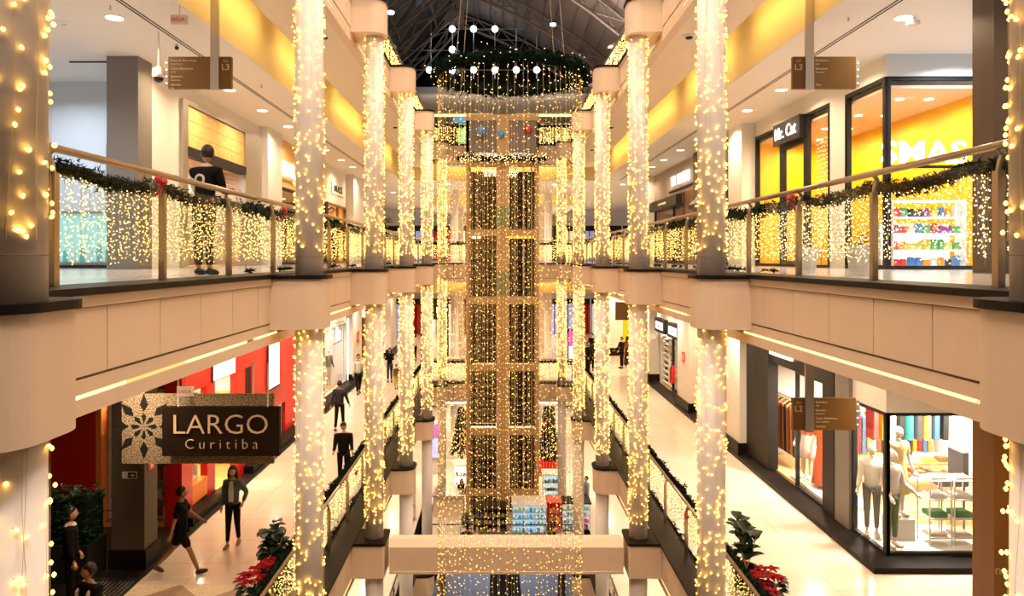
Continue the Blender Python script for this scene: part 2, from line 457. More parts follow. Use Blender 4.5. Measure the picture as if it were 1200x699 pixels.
# end wall above the top level with a drooping lower edge
b = MB().use(M['wall_white']); n = 20
for k in range(n):
    x0 = -9 + 18 * k / n; x1 = -9 + 18 * (k + 1) / n
    f = lambda x: 10.15 - .55 * abs(x / 5.) ** 1.6 if False else 10.1 + .0 * x
    b.add([(x0, 50, f(x0)), (x1, 50, f(x1)), (x1, 50, 12.05), (x0, 50, 12.05), (x0, 50.3, f(x0)), (x1, 50.3, f(x1)), (x1, 50.3, 12.05), (x0, 50.3, 12.05)],
          [(0, 1, 2, 3), (5, 4, 7, 6), (0, 4, 5, 1), (3, 2, 6, 7)])
struct(b, 'wall_end', label='plain mauve-white wall band high at the far end of the atrium')
b = MB().use(M['charcoal'])
b.tube([(-7 + k * .5, 49.97, 11.1 - .045 * (k * .5 + 0) ** 1.35 * .5) for k in range(15)], .03, 4)
b.tube([(7 - k * .5, 49.97, 11.1 - .045 * (k * .5 + 0) ** 1.35 * .5) for k in range(15)], .03, 4)
trim(b, 'thin dark curved joint lines on the high end wall')
b = MB().use(M['darkglass']); b.box(-12, 12, 50.2, 50.3, 12.05, 21); o = struct(b, 'window_1', label='dark night glazing above the end wall')
b = MB().use(M['ceil']); b.box(-9, 9, 44, YB, 10.15, 10.25); struct(b, 'ceiling', label='ceiling over the far end of the topmost level')
l = MB().use(M['led']); l.box(-6.2, -.6, 49.9, 49.98, 10.0, 10.12); l.box(1.0, 6.4, 49.9, 49.98, 10.0, 10.12); 
tag(l.build('led_strip'), 'warm light strip under the high end wall', 'light strip')
# top galleries' outer walls
for s in (-1, 1):
    b = MB().use(M['ceil']); b.box(s * 9.2, s * 9.4, YN, YB, Z4, 9.6); b.box(s * 4.9, s * 9.4, YN, YB, 9.45, 9.6)
    struct(b, 'wall_top_%s' % side_name[s])

# ------------------------------------------------------------------ vault roof
XC, ZC, RV = -10.4, -7.5, 25.6
def vp(x, dr=0): 
    a = math.acos(max(-1, min(1, (x - XC) / RV))); return (XC + (RV + dr) * math.cos(a), ZC + (RV + dr) * math.sin(a))
xs = [-3.2, -1.6, 0, 1.6, 3.2, 4.8, 6.2, 7.5, 8.7, 9.8]
M['roof_panel'] = mat('pale_roof_panel', (.34, .27, .235), .7, noise=(1.2, .25))
M['roof_steel'] = mat('roof_steel', (.22, .17, .145), .5)
M['roof_dark'] = mat('dark_roof_glazing', (.05, .038, .032), .4)
b = MB()
for a, c in zip(xs[:-1], xs[1:]):
    (xa, za), (xb, zb) = vp(a, .35), vp(c, .35)
    for k in range(10):
        y0 = 6 + k * 4.42; y1 = y0 + 4.42
        b.use(M['roof_panel']).quad((xa, y0, za), (xb, y0, zb), (xb, y1, zb), (xa, y1, za))
        b.quad((xb, y0, zb + .05), (xa, y0, za + .05), (xa, y1, za + .05), (xb, y1, zb + .05))
struct(b, 'roof', label='pale curved roof panels of the vault on the right')
b = MB().use(M['roof_dark'])
b.quad((-3.2, 6, 17.4), (-3.2, 50.2, 17.4), (-11, 50.2, 8.4), (-11, 6, 8.4)); b.quad((-3.2, 6, 17.5), (-11, 6, 8.5), (-11, 50.2, 8.5), (-3.2, 50.2, 17.5))
struct(b, 'roof', label='dark sloping glazing of the vault on the left')
def truss(y, name_label):
    b = MB().use(M['roof_steel'])
    top = [(vp(x, 0)[0], y, vp(x, 0)[1]) for x in xs]; bot = [(vp(x, -.75)[0], y, vp(x, -.75)[1]) for x in xs]
    b.tube(top, .07, 5); b.tube(bot, .09, 5)
    for i in range(len(xs) - 1):
        b.tube([top[i], bot[i + 1]], .04, 4); b.tube([bot[i], top[i + 1]], .04, 4); b.tube([top[i], bot[i]], .035, 4)
    L = [(-3.2 - 7.4 * t, y, 17.1 - 8.6 * t) for t in (0, .2, .4, .6, .8, 1)]
    L2 = [(p[0] + .7, y, p[2] - .75) for p in L]
    b.tube(L, .07, 5); b.tube(L2, .08, 5)
    for i in range(5): b.tube([L[i], L2[i + 1]], .045, 4); b.tube([L2[i], L[i + 1]], .045, 4)
    b.use(M['roof_panel']).box(-3.9, -2.5, y - .05, y + .05, 16.2, 17.2)
    return tag(b.build('roof_truss'), name_label, 'roof truss', 'curved steel trusses of the vault roof')
for k, y in enumerate((15.5, 22.2, 28.7, 36.0, 43.0, 49.6)):
    truss(y, 'arched steel lattice truss under the vault, number %s from the front' % ORD[k])
b = MB().use(M['roof_steel'])
for x in xs:
    p = vp(x, .1); b.tube([(p[0], 6, p[1]), (p[0], 50, p[1])], .07, 5)
for x in [(a + c) / 2 for a, c in zip(xs[:-1], xs[1:])]:
    p = vp(x, .25); b.tube([(p[0], 6, p[1]), (p[0], 50, p[1])], .035, 4)
for t in (.15, .4, .65, .9):
    b.tube([(-3.2 - 7.4 * t, 6, 17.0 - 8.6 * t), (-3.2 - 7.4 * t, 50, 17.0 - 8.6 * t)], .06, 4)
tag(b.build('roof_purlins'), 'long steel purlins running along the vault roof', 'purlins')
b = MB().use(M['roof_steel'])
for k in range(15):
    y = 12 + k * 2.6
    b.tube([(-2.9, y, 16.4), (-10.2, y + 5, 8.4)], .06, 4); b.tube([(-2.9, y + 5, 16.4), (-10.2, y, 8.4)], .06, 4)
tag(b.build('roof_braces'), 'crossed diagonal braces on the dark left slope of the roof', 'braces')
# beam ends stepping along the right and left eaves
for s in (-1, 1):
    for k in range(9):
        y = 14 + k * 3.6
        b = MB().use(M['soffit'])
        x0 = s * 5.0; x1 = s * 9.2
        b.add([(s * 4.7, y, 9.63), (s * 8.6, y, 9.63), (s * 8.6, y, 11.5), (s * 4.7, y + .45, 9.63), (s * 8.6, y + .45, 9.63), (s * 8.6, y + .45, 11.5)],
              [(0, 1, 2), (5, 4, 3), (0, 2, 5, 3), (1, 4, 5, 2), (0, 3, 4, 1)])
        tag(b.build('eaves_rib', None), '%s tapered rib from the front at the %s eaves of the vault roof' % (OR[k], side_name[s]), 'roof rib', 'tapered ribs along the %s eaves' % side_name[s])
for p, l in ((at(458, 16, 26), 'small white floodlight in the dark left roof'), (at(648, 30, 30), 'small white floodlight under the pale right roof')):
    b = MB().use(M['black']).lathe((p.x, p.y, p.z), [(.10, .08), (.14, .2), (.05, .24)], 10)
    e = empty('floodlight', (p.x, p.y, p.z + .2), l, 'floodlight'); b.build('housing', e)
    q = MB().use(M['globe']).lathe((p.x, p.y, p.z), [(.02, -.02), (.12, 0), (.12, .08)], 10); q.build('lens', e)

# ------------------------------------------------------------------ lamps and added fill lights
def area(name, loc, rot, sx, sy, e, c, spread=180, shape='RECTANGLE'):
    l = bpy.data.lights.new(name, 'AREA'); l.shape = shape; l.size = sx
    if shape == 'RECTANGLE': l.size_y = sy
    l.energy = e; l.color = c; l.spread = R(spread)
    o = bpy.data.objects.new(name, l); C.objects.link(o); o.location = loc; o.rotation_euler = rot; return o
WARM = (1, .78, .52)
def downlight(x, y, z, nm, s, e, c=WARM, lab=None, r=.14):
    d = empty('ceiling_light', (x, y, z), lab or 'round recessed downlight in the white ceiling of the %s %s gallery' % (nm, side_name[s]), 'ceiling light', 'downlights of the %s %s gallery' % (nm, side_name[s]))
    MB().use(M['white']).lathe((x, y, z), [(r + .03, -.012), (r + .03, 0)], 20).build('trim_ring', d)
    MB().use(M['lamp']).lathe((x, y, z), [(r, -.018), (r, -.012)], 20).build('lens', d)
    area('downlight_lamp', (x, y, z - .03), (0, 0, 0), r * 2, 0, e, c, 150, 'DISK')
for nm, z, e in (('upper', Z4, 66), ('lower', Z3, 78), ('bottom', Z2, 105)):
    zc = z - 1.64
    for s in (-1, 1):
        ys = [5.5, 9.2, 12.6, 15.5, 18.0, 20.5, 23.0, 25.5, 28.0, 30.8, 33.2, 36.5, 41, 46, 52]
        if nm == 'bottom': ys = ys[3:]
        if nm == 'lower' and s == -1: ys = ys[4:]
        for q_, y in enumerate(ys): downlight(s * 6.85, y, zc, nm, s, (e if y < 38 else e * 1.6) * (.3 if nm == 'lower' and y == 15.5 else 1), (1, .76, .50) if nm != 'upper' else (1, .74, .46), '%s recessed downlight from the front in the %s %s gallery ceiling' % (OR[q_], nm, side_name[s]))
        # cove wash lying on the soffit's back lip, shining up and outward
        for k, (y0, y1) in enumerate(BR):
            L = y1 - y0
            cw = (1, .60, .14) if nm != 'bottom' else (1, .85, .6)
            o = area('cove_tube', (s * 4.87, (y0 + y1) / 2, z - .80), (0, 0, 0), .05, L * .9, 27 * L / 5.5, cw)
            d = Vector((s, 0, .15)).normalized(); o.rotation_euler = (-d).to_track_quat('Z', 'Y').to_euler()
            o.rotation_euler = Matrix(((0, 0, 0), (0, 0, 0), (0, 0, 0))).to_euler() if False else (0, R(-s * 82 + 0), 0) 
            b = MB().use(M['led']).box(s * 4.81, s * 4.84, y0 + .2, y1 - .2, z - .93, z - .89)
            tag(b.build('cove_light'), 'glowing tube in the cove of the %s %s gallery, %s bay from the front' % (nm, side_name[s], OR[k]), 'cove light', 'cove tubes of the %s %s gallery' % (nm, side_name[s]))
    cw = (1, .62, .15) if nm != 'bottom' else (1, .9, .75)
    o = area('cove_tube', (0, YE + 1.45, z - .80), (R(90), 0, 0), 6.6, .05, 48 if nm != 'bottom' else 120, cw)
    o = area('cove_tube', (0, 48.2, z - .9), (R(90), 0, 0), 8, .05, 90, cw)
    for x in (-3, 0, 3):
        for y in (41, 45, 54, 58):
            downlight(x, y, z - (1.64 if y < 48 else 2.1), nm + ' far end', 1, 150, (1, .72, .42), 'recessed downlight at the far end of the %s level, %s column, %s row back' % (nm, ('left', 'middle', 'right')[(x + 3) // 3], OR[(41, 45, 54, 58).index(y)]))
# smoke detectors on the cream soffit
for nm, z in (('upper', Z4), ('lower', Z3)):
    for s in (-1, 1):
        for k, y in enumerate((11.2, 15.7, 21.0, 26.5, 32)):
            b = MB().use(M['white']).lathe((s * 3.95, y, z - 1.01), [(.10, -.03), (.15, -.02), (.16, 0)], 16)
            d = empty('smoke_detector', (s * 3.95, y, z - 1.01), '%s round white sensor from the front above the %s %s balustrade' % (OR[k], nm, side_name[s]), 'smoke detector', 'sensors along the %s %s soffit' % (nm, side_name[s]))
            b.build('base_plate', d); MB().use(M['black']).lathe((s * 3.95, y, z - 1.01), [(.05, -.07), (.075, -.06), (.075, -.03)], 14).build('sensor_head', d)
# unseen fill lights added high up to brighten fascias and columns
area('roof_fill', (0, 14, 13.5), (0, 0, 0), 5, 14, 190, (1, .80, .64))
area('roof_fill', (0, 32, 13.5), (0, 0, 0), 5, 14, 190, (1, .82, .70))
def aim(name, p, q, sx, sy, e, c):
    d = (Vector(q) - Vector(p)).normalized()
    return area(name, p, (-d).to_track_quat('Z', 'Y').to_euler(), sx, sy, e, c, 140)
for y in (6, 15, 25):
    for s_ in (-1, 1):
        aim('roof_fill', (s_ * 2.3, y, 12.6), (-s_ * 4.2, y + 1.5, -4.5), 1.2, 4, 390, (1, .76, .56))
for s_ in (-1, 1): aim('roof_fill', (s_ * 1.0, -1.0, 8.5), (s_ * 3.2, 4.2, .5), 1.5, 1.0, 170, (1, .78, .60))  # added fill from above the camera onto the front columns
aim('roof_fill', (0, .5, 10.5), (0, 14, -3), 5, 1.5, 380, (1, .78, .60))  # added forward fill for surfaces facing the camera
for y in (20, 33): aim('roof_up_fill', (3.4, y, 8.2), (4.5, y + 2, 15), .6, 3, 320, (1, .84, .74))  # unseen upward fill added to brighten the right roof panels
aim('roof_up_fill', (0, 43.5, 9.2), (0, 50, 11.2), 10, .6, 45, (1, .82, .72))  # unseen fill added to brighten the high end wall

for x0, x1 in ((-3.35, -2.75), (-2.6, -.35), (.35, 2.5), (2.75, 3.35)):
    l = MB().use(M['lightbox']).box(x0, x1, YE + 1.94, YE + 1.99, Z2 - 1.50, Z2 - 1.16); tag(l.build('light_box'), 'bright white light panel under the lower end bridge, %s' % ('far left', 'centre left', 'centre right', 'far right')[[-3.35, -2.6, .35, 2.75].index(x0)], 'light panel', 'white light panels under the lower end bridge')
# ------------------------------------------------------------------ fairy lights round the columns
def bulb_mesh(r, m):
    b = MB().use(m); b.lathe((0, 0, 0), [(r * .35, -r * 1.25), (r * .9, -r * .5), (r, 0), (r * .75, r * .6), (r * .3, r)], 8)
    b.use(M['wire']).lathe((0, 0, 0), [(r * .3, r * .95), (r * .3, r * 1.8)], 5)
    me = b.mesh('fairy_bulb', True); return me
BM = bulb_mesh(.0125, M['bulb'])
DENS = [72, 105, 130, 140, 140, 140]
BRAD = [.014, .0125, .015, .018, .020, .023]
for s, i, y, nm, z0, z1 in COLS:
    rr = random.Random(100 + i * 10 + s + (5 if nm == 'upper' else 0))
    zz0, zz1 = (max(z0 + .35, -1.0 if False else z0 + .35), z1 - .02) if nm == 'upper' else (z0 + (.35 if i else .1), z1 - .02)
    e = empty('column_string_lights', (s * 3, y, zz0), 'warm fairy lights round the %s white column, %s from the front, %s side' % (nm, ORD[i], side_name[s]), 'string lights', 'fairy lights wrapped round the columns')
    w = MB().use(M['wire'])
    nstr = 12 if i < 3 else 7
    for k in range(nstr):
        a = 2 * PI * k / nstr + rr.random() * .3; pts = []
        n = 14
        for q in range(n + 1):
            a += rr.uniform(-.12, .12); t = q / n
            pts.append((s * 3 + (.212 + .012 * rr.random()) * math.cos(a), y + (.212 + .012 * rr.random()) * math.sin(a), zz0 + (zz1 - zz0) * t))
        w.tube(pts, .0015 if i < 2 else .003, 3, cap=False)
    w.build('wire', e)
    N = int(DENS[i] * (zz1 - zz0)); B = []
    for k in range(N):
        # strands hang in loose vertical bands
        band = rr.choice(range(9)); a = band * 2 * PI / 9 + rr.gauss(0, .16)
        r = .205 + BRAD[i] * .6 + abs(rr.gauss(0, .014))
        B.append(Vector((s * 3 + r * math.cos(a), y + r * math.sin(a), rr.uniform(zz0, zz1))))
    if i < 2:
        vis = [p for p in B if p.y < y + .05 and (-7.5 * (1 if i else .45) < p.z < 5)]
        vis.sort(key=lambda p: (p - Vector((CX, 0, CZ))).length)
        big = vis[:100]; ids = {id(p) for p in big}; rest = [p for p in B if id(p) not in ids]
        ew = world(e).inverted()
        for p in big:
            o = bpy.data.objects.new('bulb', BM); C.objects.link(o); o.parent = e; o.location = ew @ p
            o.rotation_euler = (rr.uniform(-.9, .9), rr.uniform(-.9, .9), 0)
    else: rest = B
    m = MB().use(M['bulb'] if i < 3 else M['bulb_far'])
    for p in rest:
        if i < 2: m.lathe(tuple(p), [(BRAD[i] * .4, -BRAD[i]), (BRAD[i], 0), (BRAD[i] * .4, BRAD[i])], 6)
        else: m.octa(p, BRAD[i])
    o = m.build('bulbs', e); o['kind'] = 'stuff'

# ------------------------------------------------------------------ balustrades, garlands, curtains of light
def spikes(mb, p, n, rr, L=.10, w=.012):
    for _ in range(n):
        d = Vector((rr.gauss(0, 1), rr.gauss(0, 1), rr.gauss(0, .8))).normalized()
        a = d.orthogonal().normalized() * w; b = d.cross(a).normalized() * w; l = L * rr.uniform(.6, 1.2)
        q = Vector(p); mb.add([q + a, q - a * .5 + b, q - a * .5 - b, q + d * l], [(0, 1, 3), (1, 2, 3), (2, 0, 3)])
def garland_mesh(mb, pts, r, per_m, rr, L=.1, w=.012):
    mb.use(M['garland']).tube(pts, r * .55, 6)
    for a, c in zip(pts[:-1], pts[1:]):
        a = Vector(a); c = Vector(c); n = int((c - a).length * per_m)
        for k in range(n):
            t = rr.random(); p = a.lerp(c, t) + Vector((rr.gauss(0, r * .35), rr.gauss(0, r * .35), rr.gauss(0, r * .35)))
            spikes(mb, p, 3, rr, L, w)
def curtain(mb, wb, pfun, length, ztop, zbot, sp, vs, r, rr, wr=.0015, jx=.012):
    n = int(length / sp)
    for k in range(n):
        u = (k + rr.uniform(.2, .8)) * sp; hb = zbot + abs(rr.gauss(0, .09)); x, y = pfun(u)
        ox, oy = rr.uniform(-.03, .03), rr.uniform(-.03, .03)
        if wr and k % 2 == 0: wb.tube([(x + ox, y + oy, ztop), (x + ox, y + oy, hb)], wr, 3, cap=False)
        z = ztop - rr.uniform(0, vs)
        while z > hb:
            mb.octa((x + ox + rr.uniform(-jx, jx), y + oy + rr.uniform(-jx, jx), z), r * rr.uniform(.7, 1.15)); z -= vs * rr.uniform(.55, 1.5)
def place(u, y0): return y0 + u
for nm, z in LEVELS:
    for s in (-1, 1):
        for i, (y0, y1) in enumerate(BR):
            if nm == 'bottom' and i > 4: continue
            xr, xg, xc = (3.80, 4.00, 3.98) if nm != 'topmost' else (3.62, 3.78, 3.50)
            a, c = y0 - (.43 if i else 0), y1 + .43          # full bay between column centres
            rr = random.Random(int(z * 10) + i * 7 + s)
            where = '%s %s gallery, %s bay from the front' % (nm, side_name[s], ORD[i])
            e = empty('balustrade', (s * 3.8, (a + c) / 2, z), 'glass balustrade, ' + where, 'balustrade', 'glass balustrades along the galleries')
            MB().use(M['metal']).tube([(s * xr, a, z + 1.13), (s * xr, c, z + 1.13)], .034, 10).build('handrail', e, smooth=True)
            w = 1.92; n = 0
            yo = 5.77 if s > 0 else 5.90; k0 = math.ceil((a - yo) / w); PY = [yo + w * q for q in range(k0, k0 + 8) if yo + w * q < c]
            for yy in PY:
                p = MB().use(M['metal']).box(s * (xr - .03), s * (xr + .03), yy - .035, yy + .035, z, z + .93)
                p.tube([(s * xr, yy, z + .90), (s * (xr + .015), yy, z + 1.0), (s * (xr + .04), yy, z + 1.06), (s * xr, yy, z + 1.11)], .026, 8)
                p.build('post', e)
                MB().use(M['glass']).box(s * (xr - .005), s * (xr + .005), yy + .06, min(yy + w - .06, c - .01), z + .08, z + 1.02).build('glass_panel', e)
            if PY[0] - a > .3: MB().use(M['glass']).box(s * (xr - .005), s * (xr + .005), a + .01, PY[0] - .06, z + .08, z + 1.02).build('glass_panel', e)
            if nm == 'bottom': continue
            # garland
            g = MB(); m = int((c - a) / .35)
            pts = [(s * xg, a + (c - a) * k / m, z + .985 + .03 * math.sin(k * 1.3) + rr.uniform(-.015, .015)) for k in range(m + 1)]
            near = 1. if i < 2 else .5 if i < 4 else .3
            if nm == 'topmost': near *= .3
            garland_mesh(g, pts, .105, int(330 * near), rr, .062 if near > .6 else .10, .007 if near > .6 else .014)
            tag(g.build('garland'), 'fir garland, ' + where, 'garland', 'fir garlands under the handrails')
            sp, vs, r = [(.024, .066, .0062), (.026, .072, .0072), (.045, .085, .011), (.055, .09, .013), (.065, .10, .015), (.08, .11, .018)][i]
            if nm == 'topmost': sp *= 1.15; vs *= 1.1; r *= 1.15
            mb = MB().use(M['bulb_cool'] if (i < 2 and s == 1 and nm == 'upper') else M['bulb_far']); wb = MB().use(M['wire'])
            curtain(mb, wb, lambda u: (s * xc, a + u), c - a, z + (.96 if nm != 'topmost' else .74), z + (.17 if nm != 'topmost' else .04), sp, vs, r, rr, .0014 if i < 2 else .002 if i < 3 else 0, .020)
            e2 = empty('light_curtain', (s * xc, (a + c) / 2, z + .17), 'curtain of fairy lights, ' + where, 'light curtain', 'curtains of fairy lights along the balustrades')
            o = mb.build('bulbs', e2); o['kind'] = 'stuff'
            if wb.v: wb.build('wires', e2)['kind'] = 'stuff'
            # low greenery at the foot
            if nm != 'topmost' and 2 <= i < 5:
                g = MB().use(M['garland'])
                for k in range(int((c - a) * (26 if i < 3 else 14))):
                    yy = rr.uniform(a, c)
                    if math.sin(yy * 3.1) + rr.random() > .3: spikes(g, (s * 3.95 + rr.uniform(-.05, .05), yy, z + .05), 4, rr, .09, .012)
                tag(g.build('foot_greenery'), 'low fir tufts, ' + where, 'greenery', 'fir tufts along the foot of the balustrades', 'stuff')
    # across the end bridge
    if nm == 'bottom': continue
    rr = random.Random(int(z) + 999)
    e = empty('balustrade', (0, YE + .3, z), 'glass balustrade on the bridge closing the %s level' % nm, 'balustrade', 'glass balustrades across the end bridges')
    MB().use(M['metal']).tube([(-3.8, YE + .3, z + 1.13), (3.8, YE + .3, z + 1.13)], .034, 8).build('handrail', e)
    for k in range(5):
        x = -3.6 + 1.8 * k; MB().use(M['metal']).box(x - .03, x + .03, YE + .27, YE + .33, z, z + 1.1).build('post', e)
        if k < 4: MB().use(M['glass']).box(x + .05, x + 1.75, YE + .295, YE + .305, z + .08, z + 1.05).build('glass_panel', e)
    g = MB(); garland_mesh(g, [(-3.8 + .4 * k, YE + .42, z + .98) for k in range(20)], .10, 45, rr, .14, .022)
    tag(g.build('garland'), 'dark green fir garland on the bridge closing the %s level' % nm, 'garland', 'fir garlands across the end bridges')
    mb = MB().use(M['bulb_far']); wb = MB()
    curtain(mb, wb, lambda u: (-3.8 + u, YE + .44), 7.6, z + .96, z + .12, .07, .11, .024, rr, 0)
    tag(mb.build('light_curtain'), 'curtain of fairy lights on the bridge closing the %s level' % nm, 'light curtain', 'curtains of fairy lights across the end bridges', 'stuff')

# ------------------------------------------------------------------ the great hanging ring of lights
RX, RY, RR_, RZ = 0.03, 13.62, 1.34, 3.68
rr = random.Random(55)
e = empty('hanging_light_ring', (RX, RY, RZ), 'round fir garland ring hanging mid atrium with a tall cylinder of light strings', 'hanging decoration')
g = MB(); pts = [(RX + RR_ * math.cos(t * PI / 24), RY + RR_ * math.sin(t * PI / 24), RZ) for t in range(49)]
garland_mesh(g, pts, .16, 420, rr, .10, .011); g.build('garland_ring', e)
b = MB().use(M['steel']).tube(pts[:-1], .03, 6, closed=True); b.build('hoop', e)
for k in range(4):
    a = PI / 4 + k * PI / 2
    MB().use(M['steel']).tube([(RX + RR_ * math.cos(a), RY + RR_ * math.sin(a), RZ), (RX + .2 * math.cos(a), RY + .2 * math.sin(a), 14.6)], .006, 4).build('cable', e)
def ring_strings(N, rad, zt, zb, vs, r, seed, wr=.0026):
    rr = random.Random(seed); m = MB().use(M['bulb']); w = MB().use(M['wire'])
    for k in range(N):
        a = 2 * PI * k / N + rr.uniform(-.02, .02); x, y = RX + rad * math.cos(a), RY + rad * math.sin(a)
        zb2 = zb + rr.uniform(0, .5)
        w.tube([(x, y, zt), (x, y, zb2)], wr, 3, cap=False)
        z = zt - rr.random() * vs
        while z > zb2:
            m.octa((x + rr.uniform(-.02, .02), y + rr.uniform(-.02, .02), z), r * rr.uniform(.6, 1.2)); z -= vs * rr.uniform(.4, 1.7)
    return m, w
m, w = ring_strings(66, RR_, RZ - .1, -7.9, .17, .0085, 3)
m.build('bulbs', e)['kind'] = 'stuff'; w.build('wires', e)['kind'] = 'stuff'
# bulbs in the garland itself
m = MB().use(M['bulb_cool'])
for k in range(260):
    a = rr.random() * 2 * PI; q = rr.gauss(0, .10)
    m.octa((RX + (RR_ + q) * math.cos(a), RY + (RR_ + q) * math.sin(a), RZ + rr.gauss(0, .10)), .008)
m.build('garland_bulbs', e)['kind'] = 'stuff'

# ------------------------------------------------------------------ lift tower at the far end
TY = 34.6
e = empty('lift_tower', (0, TY + 1.0, Z1), 'tall bronze framed glass lift tower standing at the far end of the atrium', 'lift tower')
BZ = mat('bronze_frame', (.50, .32, .16), .45, .35)
def seg(nm_, x0, x1, y0, y1, z0, z1, m): return MB().use(m).box(x0, x1, y0, y1, z0, z1).build(nm_, e)
for x0, x1 in ((-1.72, -1.58), (1.62, 1.76)):
    for yy in (TY, TY + 1.9): seg('frame_post', x0, x1, yy, yy + .14, Z1, 6.9, BZ)
seg('centre_post', -.27, .33, TY - .02, TY + .25, Z1, 6.9, BZ)
for zz in (1.30, -1.95, -5.15, -8.2, -11.1, 4.6, 6.8):
    seg('cross_beam', -1.72, 1.76, TY - .04, TY + .16, zz, zz + .30, BZ)
GD = M['darkglass']
shaft = mat('dark_shaft_wall', (.05, .03, .016), .6); shaftl = mat('brown_shaft_wall', (.24, .15, .07), .6); shaft2 = mat('tan_shaft_wall', (.09, .052, .024), .6)
for (zz0, zz1, m) in ((-12.1, -8.2, shaft2), (-7.9, -5.2, shaft), (-4.8, -2.0, shaft2), (-1.6, 1.2, shaft), (1.7, 4.5, shaft2)):
    seg('shaft_back', -1.56, -.28, TY + 1.2, TY + 1.25, zz0, zz1, shaftl)
    seg('shaft_back', .38, 1.6, TY + 1.2, TY + 1.25, zz0, zz1, shaft)
    b = MB().use(shaft2)
    for k in range(int((zz1 - zz0) / .34)): b.box(.36, 1.6, TY + .55, TY + .75, zz0 + k * .34, zz0 + k * .34 + .12)
    b.build('guide_ledges', e)
    b = MB().use(m)
    for k in range(int((zz1 - zz0) / .42)): b.box(-1.55, -.3, TY + .55, TY + .7, zz0 + k * .42, zz0 + k * .42 + (.10 if m is shaft else .2))
    b.build('guide_ledges', e)
for k in range(3):
    seg('lift_rail', .6 + k * .4, .66 + k * .4, TY + .45, TY + .52, Z1, 6.8, BZ)
seg('glass_wall', -1.58, -.27, TY + .05, TY + .07, Z1 + .1, 6.8, M['glass']); seg('glass_wall', .33, 1.62, TY + .05, TY + .07, Z1 + .1, 6.8, M['glass'])
seg('signal_panel', -.30, .33, TY - .08, TY - .03, 1.75, 2.7, mat('olive_panel', (.22, .24, .10), .5))
seg('signal_panel', -.30, .33, TY - .08, TY - .03, -1.5, -.4, mat('olive_panel_dark', (.20, .20, .09), .5))
seg('head_box', -1.72, 1.76, TY, TY + 2.0, 5.3, 6.9, mat('grey_head_box', (.22, .17, .15), .5))
seg('counterweight', -1.4, -.45, TY + .8, TY + 1.1, -11.0, -9.6, M['charcoal'])
rr = random.Random(77); g = MB(); garland_mesh(g, [(-2.1 + .35 * k, TY - .35, 4.95 + .04 * math.sin(k)) for k in range(13)], .17, 70, rr, .2, .03)
g.use(M['bulb_cool'])
for k in range(150): g.octa((rr.uniform(-2.1, 2.2), TY - .55 + rr.uniform(-.1, .1), 4.95 + rr.gauss(0, .12)), .02)
tag(g.build('tower_garland'), 'thick lit fir garland round the head of the lift tower', 'garland')
mb = MB().use(M['bulb_far']); wb = MB().use(M['wire']); rr = random.Random(78)
curtain(mb, wb, lambda u: (-1.95 + u, TY - .5), 3.95, 4.8, -11.9, .12, .30, .014, rr, .006, .03)
e2 = empty('tower_light_curtain', (0, TY - .5, -11.9), 'long curtain of fairy light strings hanging in front of the lift tower', 'light curtain')
mb.build('bulbs', e2)['kind'] = 'stuff'; wb.build('wires', e2)['kind'] = 'stuff'
b = MB().use(col((.10, .30, .75))).ball((-1.0, TY - .1, 6.5), .22, 10, 6).ball((-.1, TY - .1, 6.35), .18, 10, 6)
for x, zz, r, c, l in ((-1.0, 6.25, .24, (.12, .38, .80), 'shiny blue bauble at the left on top of the lift tower'), (-.05, 6.15, .17, (.10, .40, .85), 'small blue bauble in the middle on top of the lift tower'), (1.2, 6.35, .2, (.60, .03, .03), 'red bauble at the right on top of the lift tower')):
    b = MB().use(col(c, .2)).ball((x, TY - r, zz), r, 14, 8); b.use(M['steel']).lathe((x, TY - r, zz + r), [(.04, -.02), (.04, .05)], 8)
    tag(b.build('bauble', smooth=True), l, 'bauble')

# globe lamps on a cable net before the end wall
net = empty('lamp_net', (0, 49, 12.5), 'thin cable net strung with round white globe lamps under the far roof', 'lamp net')
b = MB().use(M['steel'])
for px in (505, 530, 555, 580, 605, 629): p = at(px, 58, 47.5); b.tube([(p.x, 47.5, 12.0), (p.x, 47.5, 17.3)], .022, 4)
for py, x0, x1 in ((34, 520, 612), (59, 480, 532), (82, 478, 640)): p = at(x0, py, 47.5); q = at(x1, py, 47.5); b.tube([p, q], .022, 4)
b.build('cables', net)
for px, py in ((530, 34), (555, 34), (580, 34), (530, 58), (503, 82), (530, 82), (555, 82), (580, 82), (605, 82), (629, 82)):
    p = at(px, py, 47.45); MB().use(M['globe']).ball(p, .215, 12, 8).build('globe', net, smooth=True)

# ------------------------------------------------------------------ red bows on the posts
def bow(x, y, z, s, lab):
    e = empty('ribbon_bow', (x, y, z), lab, 'bow', 'red bows on the balustrades')
    b = MB().use(M['bow'])
    for sg in (-1, 1):
        b.ball((x - s * .03, y + sg * .065, z + .02), .06, 10, 6, (.5, 1, .7))
        b.leaf((x - s * .03, y, z), (0, sg * .5, -1), (-s, 0, 0), .19, .05)
    b.ball((x - s * .05, y, z), .03, 8, 6); b.build('ribbon', e)
bow(-3.72, 7.55, 1.02, -1, 'red ribbon bow on the upper left handrail nearest the front pillar')
bow(-3.72, 11.9, 1.02, -1, 'red ribbon bow on the upper left handrail before the second column')
bow(3.72, 9.6, 1.02, 1, 'red ribbon bow on the upper right handrail near the yellow shop')
bow(3.72, 14.9, Z2 + 1.0, 1, 'red ribbon bow on the lower right handrail before the third column')
bow(-3.72, 17.9, Z2 + 1.0, -1, 'red ribbon bow on the lower left handrail behind the third column')
bow(-3.72, 14.4, Z2 + 1.0, -1, 'dark red ribbon bow on the lower left handrail before the third column')
